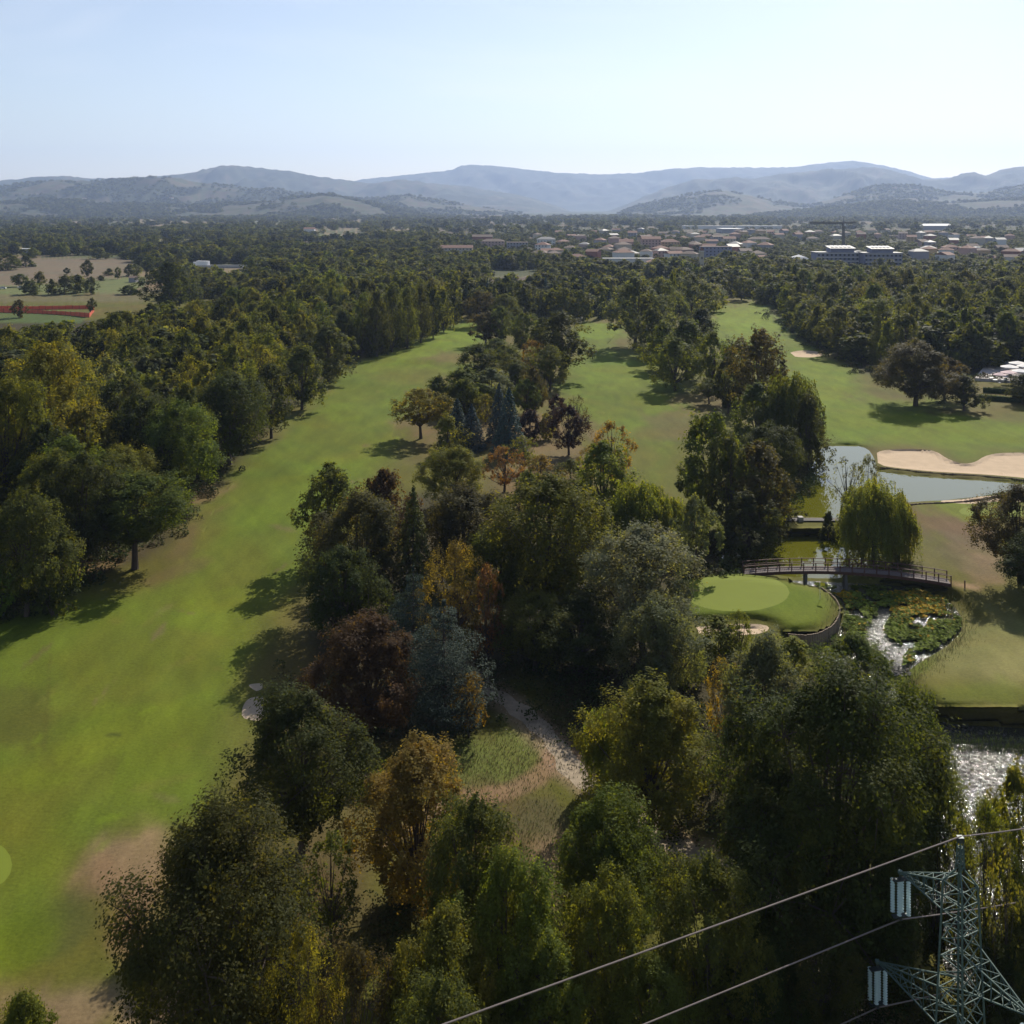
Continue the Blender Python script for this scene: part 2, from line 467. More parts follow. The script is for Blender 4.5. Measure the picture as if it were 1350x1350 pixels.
# wooded floor
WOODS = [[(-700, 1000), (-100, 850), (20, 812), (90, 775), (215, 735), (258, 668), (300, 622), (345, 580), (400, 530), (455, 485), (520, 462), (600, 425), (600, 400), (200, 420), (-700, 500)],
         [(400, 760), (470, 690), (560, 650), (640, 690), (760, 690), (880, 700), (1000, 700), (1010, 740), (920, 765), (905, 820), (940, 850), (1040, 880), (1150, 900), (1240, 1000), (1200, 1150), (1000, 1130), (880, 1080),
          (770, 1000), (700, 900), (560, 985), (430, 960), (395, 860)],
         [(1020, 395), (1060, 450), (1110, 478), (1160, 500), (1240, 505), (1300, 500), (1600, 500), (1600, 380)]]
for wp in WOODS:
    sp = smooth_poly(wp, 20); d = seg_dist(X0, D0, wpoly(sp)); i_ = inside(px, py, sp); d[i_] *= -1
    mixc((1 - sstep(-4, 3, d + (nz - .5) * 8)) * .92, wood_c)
for poly in (FAIRWAY_L, FAIRWAY_M, FAIRWAY_R):
    sp = smooth_poly(poly, 12); d = seg_dist(X0, D0, wpoly(sp)); i_ = inside(px, py, sp); d[i_] *= -1
    mixc((1 - sstep(-4.5, 4.5, d + (nz - .5) * 9)), fair_c)
    mixc((1 - sstep(-9, -1, d)) * sstep(.42, .64, nb) * .5, fair_c * C(1.2, 0.92, 1.15))
    mixc((1 - sstep(-9, -1, d)) * sstep(.52, .60, nz) * .45, lush_c)
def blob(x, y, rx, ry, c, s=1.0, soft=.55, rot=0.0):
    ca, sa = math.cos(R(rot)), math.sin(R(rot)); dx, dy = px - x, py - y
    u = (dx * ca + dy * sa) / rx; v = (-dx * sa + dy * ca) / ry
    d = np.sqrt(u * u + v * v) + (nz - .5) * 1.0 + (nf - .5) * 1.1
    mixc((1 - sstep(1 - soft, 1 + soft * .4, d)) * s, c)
DARKG = C(0.050, 0.062, 0.014)
blob(178, 1158, 80, 62, (.175, .128, .07), .9, soft=.45, rot=-35); blob(165, 1235, 45, 80, (.16, .10, .055), .8, rot=-10); blob(90, 1330, 170, 55, tan_c * .8, .9, rot=-8)
blob(190, 1330, 60, 50, tan_c * .95, .9); blob(95, 1225, 75, 42, DARKG, .8, rot=-35); blob(30, 1245, 70, 40, lush_c * .75, .7, rot=-25)
blob(20, 950, 50, 40, rough_c * .75, .7, rot=-10)
blob(245, 715, 40, 16, brown_c * .7, .55, rot=-55); blob(230, 755, 50, 9, brown_c * .7, .45, rot=-20); blob(270, 650, 40, 12, brown_c, .8, rot=-20); blob(110, 745, 60, 16, brown_c, .8, rot=-15)
blob(600, 470, 70, 9, brown_c * .85, .6); blob(545, 500, 60, 10, rough_c, .5)
blob(690, 570, 110, 30, brown_c * 1.0, .85); blob(720, 640, 75, 60, brown_c * .95, .85); blob(560, 560, 42, 12, brown_c * .8, .7); blob(700, 525, 60, 14, brown_c * .85, .6)
blob(890, 560, 50, 26, brown_c * .72, .6); blob(935, 530, 50, 18, brown_c * .85, .7); blob(850, 600, 30, 40, rough_c * 1.1, .6)
blob(1265, 705, 62, 40, C(0.115, 0.080, 0.05), .8, rot=20); blob(1300, 745, 30, 34, tan_c * .85, .7, rot=50); blob(1220, 690, 30, 30, brown_c * .7, .6)
blob(1215, 735, 60, 40, C(0.10, 0.10, 0.035), .7); blob(1300, 860, 110, 56, C(0.13, 0.14, 0.045), .85); blob(1350, 880, 60, 25, C(.17, .17, .06), .6)
blob(1280, 915, 90, 22, lush_c * .7, .55); blob(1200, 885, 40, 14, lush_c * .8, .6, rot=-30); blob(1275, 772, 26, 5, tan_c, .9, rot=10)
blob(640, 1000, 75, 32, C(0.085, 0.11, 0.025), .85, rot=-8); blob(520, 1025, 60, 14, brown_c * .7, .7); blob(640, 1150, 150, 90, brown_c * .62, .8); blob(745, 1120, 40, 40, tan_c * .7, .8)
blob(450, 1180, 90, 130, brown_c * .6, .75); blob(720, 1080, 40, 24, C(.06, .06, .025), .7)
blob(1290, 668, 70, 17, lush_c, .8); blob(1150, 525, 70, 14, brown_c * .8, .4); blob(1110, 470, 40, 6, brown_c * .9, .6)
# light green strips, mostly at the far ends of the fairways
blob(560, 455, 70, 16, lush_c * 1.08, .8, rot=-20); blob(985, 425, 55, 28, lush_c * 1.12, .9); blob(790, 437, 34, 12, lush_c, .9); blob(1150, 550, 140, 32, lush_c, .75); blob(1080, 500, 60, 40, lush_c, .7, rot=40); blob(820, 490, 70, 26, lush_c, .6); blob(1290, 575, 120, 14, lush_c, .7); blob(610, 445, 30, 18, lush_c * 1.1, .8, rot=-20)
mixc((1 - sstep(-2.5, .2, cd)) * .85, lush_c * .85)
# dirt track
td = seg_dist(X0, D0, wpoly(smooth_poly(TRACK_L, 10, False)), False); mixc((1 - sstep(.5, 1.5, td + (nf - .5))) * .8, C(.19, .13, .075))
pd_ = seg_dist(X0, D0, wpoly(smooth_poly(PATH_L, 10, False)), False); mixc((1 - sstep(1.2, 2.6, pd_ + (nf - .5) * 1.5)) * .7, C(.22, .17, .11))
rs_ = random.Random(4)
for k in range(46):
    x_, y_ = (rs_.uniform(20, 420), rs_.uniform(640, 1120)) if k % 3 else (rs_.uniform(440, 640), rs_.uniform(480, 640))
    ap = (y_ - YH) / 600
    blob(x_, y_, rs_.uniform(8, 26) * ap, rs_.uniform(1.6, 4.5) * ap, rs_.choice([rough_c * 1.35, tan_c * .7, lush_c * 1.1, brown_c * .8]), rs_.uniform(.25, .6), rot=rs_.uniform(-50, 20))
blob(62, 930, 2.5, 90, rough_c * .8, .55, rot=4); blob(150, 968, 12, 2.5, (.03, .04, .01), .7); blob(240, 985, 60, 2, rough_c * 1.4, .3, rot=12); blob(200, 1035, 60, 5, rough_c * 1.3, .35, rot=-14)
# mowing bands, streaks and worn scuffs
band = np.sin((X0 * .90 - D0 * .43) * 2 * math.pi / 11 + (nz - .5) * 3); gm = sstep(.09, .12, col[:, 1])
col *= (1 + .035 * band * gm)[:, None]
st = fbm((X0 * .88 + D0 * .47) / 1.6, (D0 * .88 - X0 * .47) / 16, 3)
col *= (1 + (st - .5) * .30)[:, None]
# far plain : fields between the woods, cell pattern in world space
cellx = X0 / 190 + (fbm(X0 / 400, D0 / 400, 2) - .5) * 1.5; celly = D0 / 260 + (fbm(X0 / 300 + 9, D0 / 300, 2) - .5) * 1.5
cid = (np.floor(cellx).astype(int) * 7 + np.floor(celly).astype(int) * 13) & 255
fc = np.array([(.15, .125, .07), (.07, .085, .032), (.10, .10, .045), (.05, .062, .025), (.16, .13, .08), (.06, .072, .03)])
farc = fc[cid % 6]
fm = sstep(392, 375, py)[:, None]
col = col * (1 - fm) + farc * fm
tm_ = (py < 350) & (px > 560); farc = np.where(tm_[:, None], farc * .6, farc)
col = col * (1 - fm) + farc * fm
FIELDS = [([(-300, 343), (60, 341), (172, 342), (185, 352), (175, 362), (60, 375), (-300, 388)], (.125, .108, .070)),
          ([(60, 374), (180, 364), (195, 366), (190, 376), (170, 386), (80, 388), (-300, 400), (-300, 389)], (.10, .125, .045)),
          ([(-300, 390), (120, 388), (190, 380), (192, 396), (120, 398), (-300, 401)], (.105, .10, .045)),
          ([(-300, 410), (118, 412), (110, 425), (-300, 425)], (.06, .09, .025)),
          ([(1225, 352), (1262, 352), (1262, 368), (1222, 366)], (.09, .12, .04)),
          ([(962, 358), (1026, 360), (1024, 368), (970, 367)], (.085, .12, .035)),
          ([(585, 378), (680, 380), (675, 392), (590, 392)], (.16, .14, .075)),
          ([(40, 318), (150, 316), (160, 325), (30, 328)], (.13, .14, .06)),
          ([(380, 311), (450, 310), (455, 316), (375, 317)], (.11, .14, .055)), ([(1025, 320), (1200, 320), (1200, 357), (1025, 357)], (.040, .046, .020))]
for poly, c in FIELDS:
    i_ = inside(px, py, smooth_poly(poly, 12)); col[i_] = np.array(c) * (0.9 + .25 * nb[i_])[:, None]
col = np.clip(col, 0.005, .8)

def set_attr(me, name, data, kind='FLOAT_COLOR', dom='POINT'):
    a = me.attributes.new(name, kind, dom)
    if kind == 'FLOAT_COLOR':
        d = np.ones((len(data), 4), np.float32); d[:, :3] = data; a.data.foreach_set('color', d.ravel())
    else: a.data.foreach_set('value', np.asarray(data, np.float32).ravel())

cx_, cy_ = px[PF].mean(1), py[PF].mean(1)
owner = np.full(len(PF), -1)
for k in reversed(range(len(feats))):
    poly = feats[k][1]
    if feats[k][0] in ('fairway',): pass
    b = (cx_ > min(p[0] for p in poly)) & (cx_ < max(p[0] for p in poly)) & (cy_ > min(p[1] for p in poly)) & (cy_ < max(p[1] for p in poly))
    idx = np.nonzero(b)[0]; ii = inside(cx_[idx], cy_[idx], poly); owner[idx[ii]] = k

M_GREEN = simple('putting_surface', (0.135, 0.165, 0.018), 0.85, noise=.08, scale=.5, spec=.1)
M_SAND = simple('bunker_sand', (0.47, 0.36, 0.25), 0.95, noise=.16, scale=.55, bump=.3, spec=.05)
M_GRAVEL = simple('pale_gravel', (0.29, 0.235, 0.17), 0.95, noise=.45, scale=1.7, bump=.6, spec=.05)
M_MAT = simple('worn_tee_surface', (0.36, 0.28, 0.19), 0.9, noise=.2, scale=3)
def submesh(mask, name, mat, kind='structure', extra=None):
    f = PF[mask]
    if not len(f): return None
    u, inv = np.unique(f.ravel(), return_inverse=True); v = GV[u]
    f2 = inv.reshape(f.shape)
    a = v[f2[:, 1]] - v[f2[:, 0]]; b = v[f2[:, 2]] - v[f2[:, 0]]
    up = (a[:, 0] * b[:, 1] - a[:, 1] * b[:, 0]) > 0
    f2[~up] = f2[~up][:, ::-1]
    if extra is not None:
        n0 = len(v); v = np.vstack([v, extra[0]]); f2 = np.vstack([f2, extra[1] + n0])
    me = fast_mesh(name, v, f2, mat, smooth=(mat == M_GROUND))
    cc = col[u]
    if extra is not None: cc = np.vstack([cc, np.tile(rough_c, (len(extra[0]), 1))])
    set_attr(me, 'tint', cc)
    o = put(name, me); tag(o, kind=kind)
    return o
nearD = float(FP * HC / (3000 - YH))
skirt = (np.array([(-1200, -900, -0.2), (1200, -900, -0.2), (1200, nearD + 1, -0.2), (-1200, nearD + 1, -0.2),
                   (-9000, -900, -.6), (-9000, 6200, -.6), (9000, 6200, -.6), (9000, -900, -.6),
                   (-1200, -900, -.6), (1200, -900, -.6)]), np.array([(0, 1, 2), (0, 2, 3)]))
submesh(owner == -1, 'ground', M_GROUND, extra=skirt)
nf_ = 0
for nm, mt in (('fairway', M_GROUND), ('putting_green', M_GREEN), ('far_putting_green', M_GREEN), ('near_putting_green', M_GREEN),
               ('pond', M_POND), ('lower_pond', M_POND), ('marsh_water', M_STREAM), ('river', M_STREAM), ('bunker', M_SAND), ('gravel_path', M_GRAVEL), ('tee_mat', M_MAT)):
    for k, (n2, _) in enumerate(feats):
        if n2 == nm:
            o = submesh(owner == k, nm.replace('far_putting_green', 'putting_green').replace('near_putting_green', 'putting_green').replace('tee_mat', 'worn_ground_patch'), mt)

def ground_z(x, y):
    """approximate ground level at a world point"""
    P = (675 + FP * x / y, YH + FP * HC / y)
    i = int(np.argmin((px - P[0]) ** 2 + (py - P[1]) ** 2))
    return float(Z[i])

# the plain continues far to both sides and under the hills
B = MB(); B.poly([(-16000, -900, -3.6), (16000, -900, -3.6), (16000, 16500, -3.6), (-16000, 16500, -3.6)], [(0, 1, 2, 3)])
M_PLAIN = simple('plain', (0.065, 0.072, 0.032), .95, noise=.5, scale=.004, spec=.05)
tag(B.build('outer_ground', M_PLAIN), kind='structure')
# ------------------------------------------------------------------ hills
M_HILL = ground_material('hill_cover', fine=0.0)
HILLV = []      # vertices kept for scattering woods
def hill_layer(crest, Dc, Df, seed, amp, fieldness, nx=520, nd=44, back=1500):
    cxs = np.array([c[0] for c in crest], float); cys = np.array([c[1] for c in crest], float)
    xs = np.linspace(-520, 1870, nx)
    cy = np.interp(xs, cxs, cys)
    ts = np.concatenate([np.linspace(0, 1, nd), 1 + np.linspace(0.1, 1, 6)])
    X, T = np.meshgrid(xs, ts)
    CY = np.meshgrid(cy, ts)[0]
    D = np.where(T <= 1, Df + (Dc - Df) * T, Dc + (T - 1) * back)
    wx = (X - 675) * D / FP
    crestH = HC + (YH - CY) * Dc / FP
    crestH = np.maximum(crestH, -30)
    rid = fbm(wx / 700 + seed, D / 1100 + seed, 5, .55)
    rid2 = 1 - np.abs(2 * fbm(wx / 420 + seed * 3, D / 900 - seed, 4, .55) - 1)
    prof = np.where(T <= 1, sstep(-.05, 1.05, T) ** 1.0, 1 - .8 * sstep(0, 1, T - 1))
    hh = -6 + (crestH + 6) * prof * (0.72 + .28 * T.clip(0, 1))
    env = np.where(T <= 1, 4 * T * (1 - T), 0)
    hh += env * amp * crestH.clip(10, 900) * ((rid - .5) * 1.5 + (rid2 - .6) * 1.0)
    hh += (fbm(wx / 55 + 5, D / 55, 4, .6) - .5) * (6 + Dc * .0022) * np.clip(T * 3, 0, 1)
    v = np.stack([wx, D, hh], -1).reshape(-1, 3)
    nxx = nx; nr = len(ts); g = np.arange(nr * nxx).reshape(nr, nxx)
    f = np.stack([g[:-1, :-1], g[:-1, 1:], g[1:, 1:], g[1:, :-1]], -1).reshape(-1, 4)
    me = fast_mesh('hills', v, f, M_HILL, smooth=True)
    wx, D = wx.ravel(), D.ravel()
    wood = fbm(wx / 330 + seed * 2, D / 420, 5, .6); fl = fbm(wx / 150 + 3, D / 260 + seed, 3, .5)
    c = np.tile(C(.030, .042, .018), (len(wx), 1))
    m = (sstep(.50, .56, wood) * fieldness)[:, None]
    k = (np.floor(fl * 9).astype(int) % 4)
    fcol = np.array([(.10, .085, .05), (.065, .08, .03), (.085, .065, .045), (.05, .065, .028)])[k]
    c = c * (1 - m) + fcol * m
    set_attr(me, 'tint', c)
    o = put('hills', me); tag(o, kind='structure')
    HILLV.append((v, m[:, 0], T.ravel()))
    return o
hill_layer([(-520, 245), (0, 240), (300, 246), (460, 240), (480, 236), (520, 232), (560, 228), (596, 224), (606, 219), (622, 216.5), (660, 219), (700, 224), (740, 228), (800, 229.5), (850, 227), (880, 223),
            (930, 220), (1000, 221), (1060, 219), (1095, 214), (1125, 212.5), (1160, 218), (1195, 225), (1225, 234), (1300, 236), (1500, 230), (1870, 236)], 15000, 12200, 3.1, .35, .3)
hill_layer([(-520, 228), (-200, 236), (0, 238), (25, 236), (50, 233), (90, 232.5), (135, 236), (180, 235), (228, 231), (262, 227), (285, 220), (310, 218), (345, 221), (380, 225), (415, 232), (440, 235), (480, 241),
            (530, 241), (570, 242), (610, 245), (660, 253), (700, 261), (735, 272), (765, 284), (785, 284), (815, 274), (845, 261), (880, 248), (920, 239), (960, 238), (1010, 233), (1060, 226), (1100, 223.5), (1135, 220.5),
            (1170, 226), (1215, 237), (1245, 237), (1270, 229), (1285, 227), (1300, 231), (1325, 222), (1350, 219), (1500, 210), (1870, 225)], 10500, 8300, 7.7, .5, .6)
hill_layer([(-520, 240), (-200, 245), (0, 246), (40, 241), (80, 238), (120, 240), (180, 236), (240, 237), (300, 246), (360, 250), (400, 254), (440, 258), (480, 262), (540, 258), (580, 263), (620, 272), (670, 279), (720, 288), (770, 290), (805, 287),
            (840, 272), (880, 263), (920, 254), (950, 251), (985, 257), (1020, 266), (1060, 270), (1100, 262), (1140, 249), (1165, 245), (1205, 245), (1240, 253), (1290, 256), (1350, 245), (1500, 240), (1870, 250)], 7000, 5600, 12.3, .45, .7)
hill_layer([(-520, 262), (0, 266), (80, 262), (160, 268), (250, 272), (330, 268), (390, 260), (430, 257), (470, 264), (520, 275), (560, 284), (640, 289), (760, 291), (900, 290), (960, 287), (1030, 281), (1100, 272), (1180, 266),
            (1260, 268), (1350, 262), (1500, 255), (1870, 270)], 5400, 4300, 21.9, .3, .5)
# ------------------------------------------------------------------ tree shapes
def leaf_quads(c, bias, a, rng, ratio=.62, spread=.8, axis=None):
    n = len(c)
    nn = bias + rng.normal(size=(n, 3)) * spread
    nn /= np.linalg.norm(nn, axis=1, keepdims=True) + 1e-9
    r = rng.normal(size=(n, 3)) if axis is None else axis + rng.normal(size=(n, 3)) * .25
    u = r - nn * (r * nn).sum(1, keepdims=True); u /= np.linalg.norm(u, axis=1, keepdims=True) + 1e-9
    w = np.cross(nn, u); a = np.broadcast_to(np.asarray(a), (n,))[:, None]
    q = np.stack([c - u * a, c + w * a * ratio, c + u * a, c - w * a * ratio], 1)
    return q

def sphere(n, rng):
    d = rng.normal(size=(n, 3)); return d / np.linalg.norm(d, axis=1, keepdims=True)

PROFILE = {
    'round': lambda t: np.sqrt(np.clip(1 - (2 * (t ** .85) - 1) ** 2, 0, 1)),
    'dome': lambda t: np.sqrt(np.clip(1 - t ** 2.0, 0, 1)) * sstep(-.25, .18, t),
    'oval': lambda t: np.clip(np.sin(np.pi * np.clip(t, 0, 1) ** .85), 0, 1) ** .5,
    'poplar': lambda t: np.clip(np.sin(np.pi * (t * .93 + .03) ** .62), 0, 1) ** .6,
    'flat': lambda t: np.clip(sstep(-.1, .55, t) * np.sqrt(np.clip(1 - (t * .96) ** 4, 0, 1)), 0, 1),
}
def broad(seed, shape='round', majors=20, sub=12, leaves=9000, leaf=.022, zb=.2, lump=.19, vstretch=1.0, ratio=.62, holes=0.0):
    rng = np.random.default_rng(seed); prof = PROFILE[shape]
    mc, mr = [], []
    ph = rng.random(6) * 6.28
    for i in range(majors):
        t = min(1.0, (i + rng.random() * 1.8) / majors); th = i * 2.39996 + rng.normal() * .35
        inner = 1.0 if rng.random() > .18 else .45
        env = 1 + .16 * math.sin(2 * th + ph[0] + 3 * t) + .12 * math.sin(3 * th + ph[1] - 5 * t) + .10 * math.sin(t * 9 + ph[2] + th)
        rr = max(0.0, env * prof(t) * .5 - lump * .55) * inner * (0.74 + .48 * rng.random())
        R_ = lump * (.50 + .75 * rng.random()) * (0.62 + .38 * prof(t))
        mc.append((rr * math.cos(th), rr * math.sin(th), zb + lump * .5 + (1 - zb - lump * .95) * t)); mr.append(R_)
    mc = np.array(mc); mr = np.array(mr)
    axis = np.array([0, 0, zb + (1 - zb) * .42])
    per = max(1, leaves // (majors * sub))
    P, Bs, CV, LV = [], [], [], []
    subs = []
    for i in range(majors):
        out = mc[i] - axis; out /= np.linalg.norm(out) + 1e-9
        d = sphere(sub * 3, rng); d = d[(d @ out) > -.35][:sub]
        mcv = rng.random()
        for k in range(len(d)):
            if rng.random() < holes: continue
            sc = mc[i] + d[k] * mr[i] * np.array([1, 1, .85]) * (.62 + .62 * rng.random())
            subs.append((i, sc))
            n = max(1, int(per * (.6 + .8 * rng.random())))
            g = rng.normal(size=(n, 3)) * mr[i] * (1.5 if leaf > .035 else 1.0) * np.array([.165, .165, .125 * vstretch])
            P.append(sc + g); b = d[k] + np.array([0, 0, .75]); Bs.append(np.tile(b, (n, 1)))
            CV.append(np.full(n, .55 * mcv + .45 * rng.random())); LV.append(rng.random(n) * .6 + .4 * rng.random())
    P = np.vstack(P); Bs = np.vstack(Bs); CV = np.hstack(CV); LV = np.hstack(LV)
    rad = np.percentile(np.hypot(P[:, 0], P[:, 1]), 95); top = np.percentile(P[:, 2], 99.6)
    s = np.array([.5 / rad, .5 / rad, 1 / top])
    P *= s; mc = mc * s; subs = [(i, c * s) for i, c in subs]
    q = leaf_quads(P, Bs, leaf * (.45 + 1.15 * rng.random(len(P)) ** 1.3), rng, ratio, .48)
    # trunk and limbs
    mb = MB(); lean = (rng.random(2) - .5) * .10
    tp = [(0, 0, -.03), (lean[0] * .2, lean[1] * .2, .12), (lean[0] * .6, lean[1] * .6, zb + .12), (lean[0], lean[1], .62), (lean[0] * .6, 0, .85)]
    mb.tube(tp, [.034, .025, .019, .010, .003], 8)
    for i in range(majors):
        h0 = min(.6, zb * .8 + .35 * rng.random() * (mc[i][2])); b = Vector((lean[0] * h0, lean[1] * h0, h0)); e = Vector(mc[i])
        mid = b.lerp(e, .5) + Vector((0, 0, .02 - .05 * rng.random()))
        mb.tube([b, mid, e], [.010, .006, .002], 5)
    for i, c in subs[::2] if holes else subs[::5]:
        mb.tube([Vector(mc[i]), Vector(mc[i]).lerp(Vector(c), .5) + Vector((0, 0, .01)), Vector(c)], [.0035, .0025, .001], 3)
    return q, CV, LV, mb

def willow(seed, leaves=9000, leaf=.02, strands=420):
    rng = np.random.default_rng(seed); P, A, CV, LV = [], [], [], []
    ph = rng.random(5) * 6.28; per = max(4, leaves // (strands * 2))
    for s in range(strands * 2):
        d = sphere(1, rng)[0]; d[2] = abs(d[2]) if rng.random() < .55 else d[2]; th = math.atan2(d[1], d[0])
        lob = .82 + .12 * math.sin(3 * th + ph[0] + 2 * d[2]) + .10 * math.sin(5 * th + ph[1] - 3 * d[2]) + .08 * math.sin(9 * th + ph[2] + 6 * d[2])
        k = lob * (1 - .35 * rng.random() ** 2.5)
        x, y, z0 = .46 * d[0] * k, .46 * d[1] * k, .50 + .50 * d[2] * k
        rr = math.hypot(x, y); L = (.10 + .24 * rng.random()) * (.55 + 1.1 * rr); L = min(L, max(.03, z0 - .02))
        t = np.clip(np.linspace(0, 1, per) + rng.normal(size=per) * .03, 0, 1); ox, oy = x / (rr + 1e-6), y / (rr + 1e-6)
        p = np.stack([x + ox * .02 * t + rng.normal(size=per) * .008, y + oy * .02 * t + rng.normal(size=per) * .008, z0 - L * t ** 1.15], 1)
        P.append(p); CV.append(np.full(per, rng.random())); LV.append(rng.random(per) * .6 + .4 * rng.random()); A.append(np.tile((ox * .6, oy * .6, .6), (per, 1)))
    P = np.vstack(P); rad = np.percentile(np.hypot(P[:, 0], P[:, 1]), 95); P[:, :2] *= .5 / rad; P[:, 2] /= np.percentile(P[:, 2], 99.8)
    q = leaf_quads(P, np.vstack(A), leaf * (.8 + .6 * rng.random(len(P))), rng, .45, .5, axis=np.array([0, 0, 1.0]))
    mb = MB(); mb.tube([(0, 0, -.03), (.01, 0, .25), (.0, .02, .6), (0, 0, .85)], [.042, .032, .018, .004], 8)
    for i in range(9):
        a = i * .7; mb.tube([(0.005, 0, .25), (.18 * math.cos(a), .18 * math.sin(a), .55), (.30 * math.cos(a), .30 * math.sin(a), .72)], [.016, .010, .003], 5)
    return q, np.hstack(CV), np.hstack(LV), mb

def conifer(seed, leaves=8000, leaf=.02, tiers=20, arms=11, zb=.06, droop=.10, power=.85, plate=.25, jit=.12, tree_dome=False):
    rng = np.random.default_rng(seed); P, Bs, CV, LV = [], [], [], []
    mb = MB(); mb.tube([(0, 0, -.03), (0, 0, .5), (0, 0, .99)], [.028, .015, .003], 7)
    per = max(3, leaves // (tiers * arms))
    for i in range(tiers):
        t = i / (tiers - 1); z = zb + (.97 - zb) * t; R0 = .5 * ((1 - t ** 1.7) ** .9 * (1 - .35 * (1 - t) ** 4) if tree_dome else (1 - t) ** power) + .018
        na = max(4, int(arms * (1 - .5 * t)))
        for k in range(na):
            th = 6.283 * (k + rng.random() * .7) / na + i * .7; Rk = R0 * (1 - jit + 2 * jit * rng.random() - jit * .5)
            n = max(2, int(per * (R0 * 1.7 + .3))); u = np.sqrt(rng.random(n)) * .92 + .08
            w = plate * Rk * np.sin(np.clip(u, 0, 1) * 2.8) * (rng.random(n) - .5) * 2
            zz = z - droop * Rk * 2 * u ** 1.5 + rng.normal(size=n) * .009
            ca, sa = math.cos(th), math.sin(th)
            P.append(np.stack([ca * u * Rk - sa * w, sa * u * Rk + ca * w, zz], 1))
            Bs.append(np.tile((ca * .35, sa * .35, 1.0), (n, 1))); CV.append(np.full(n, rng.random() * .5)); LV.append(rng.random(n) * .6 + .4 * u)
            if k % 2 == 0: mb.tube([(0, 0, z), (ca * Rk * .8, sa * Rk * .8, z - droop * Rk)], [.005, .0015], 4)
    P = np.vstack(P); P[:, 2] /= P[:, 2].max()
    rad = np.percentile(np.hypot(P[:, 0], P[:, 1]), 99); P[:, :2] *= .5 / rad
    q = leaf_quads(P, np.vstack(Bs), leaf * (.7 + .6 * rng.random(len(P))), rng, .5, .45)
    return q, np.hstack(CV), np.hstack(LV), mb

def make_meshes(kindname, res, mat):
    q, cv, lv, mb = res
    ctr = q.mean(1, keepdims=True); q = ctr + (q - ctr) * np.array([1, 1, .72])
    n = len(q); me = fast_mesh(kindname + '_crown', q.reshape(-1, 3), np.arange(n * 4).reshape(n, 4), mat)
    set_attr(me, 'cv', np.repeat(cv, 4), 'FLOAT'); set_attr(me, 'lv', np.repeat(lv, 4), 'FLOAT')
    return me, mb.mesh(kindname + '_trunk', M_BARK)

LOD = {'xl': (100000, .0072, 1), 'hi': (54000, .0098, 1.0), 'mid': (13000, .0185, .75), 'lo': (3200, .042, .6)}
_cache = {}
def tree_mesh(kind, lod, var):
    key = (kind, lod, var)
    if key in _cache: return _cache[key]
    n, lf, q = LOD[lod]; sd_ = hash((kind, var)) & 0 or (sum(map(ord, kind)) * 31 + var * 7919 + 5)
    mj = {'xl': 44, 'hi': 34, 'mid': 26, 'lo': 22}[lod]; sb = {'xl': 34, 'hi': 26, 'mid': 15, 'lo': 10}[lod]
    if kind == 'round': r = broad(sd_, 'round', mj, sb, n, lf, .14, .20)
    elif kind == 'dome': r = broad(sd_, 'dome', mj, sb, n, lf, .10, .21)
    elif kind == 'oval': r = broad(sd_, 'oval', mj, sb, n, lf, .07, .18)
    elif kind == 'poplar': r = broad(sd_, 'poplar', mj, sb, int(n * .8), lf, .04, .20, 1.3)
    elif kind == 'flat': r = broad(sd_, 'flat', mj, sb, n, lf, .26, .17)
    elif kind == 'loose': r = broad(sd_, 'oval', int(mj * 1.1), sb, int(n * .55), lf * .95, .14, .15, 1.2, .55, holes=.25)
    elif kind == 'bare': r = broad(sd_, 'flat', int(mj * 1.0), sb, int(n * .22), lf * .9, .2, .14, 1.2, .5, holes=.45)
    elif kind == 'willow': r = willow(sd_, int(n * 1.5), lf * 1.2, {'xl': 900, 'hi': 900, 'mid': 520, 'lo': 170}[lod])
    elif kind == 'spruce': r = conifer(sd_, int(n * .9), lf * 1.45, 24 if lod != 'lo' else 14, 14, .05, .14, .8, .22)
    elif kind == 'cedar': r = conifer(sd_, int(n * 1.0), lf * .85, 13 if lod != 'lo' else 9, 9, .10, .06, .55, .55, .34, tree_dome=True)
    elif kind == 'bush': r = broad(sd_, 'dome', mj // 2, sb, n // 2, lf * 1.5, -.08, .30)
    _cache[key] = make_meshes(kind, r, M_NEEDLE if kind in ('spruce', 'cedar') else M_LEAF)
    return _cache[key]

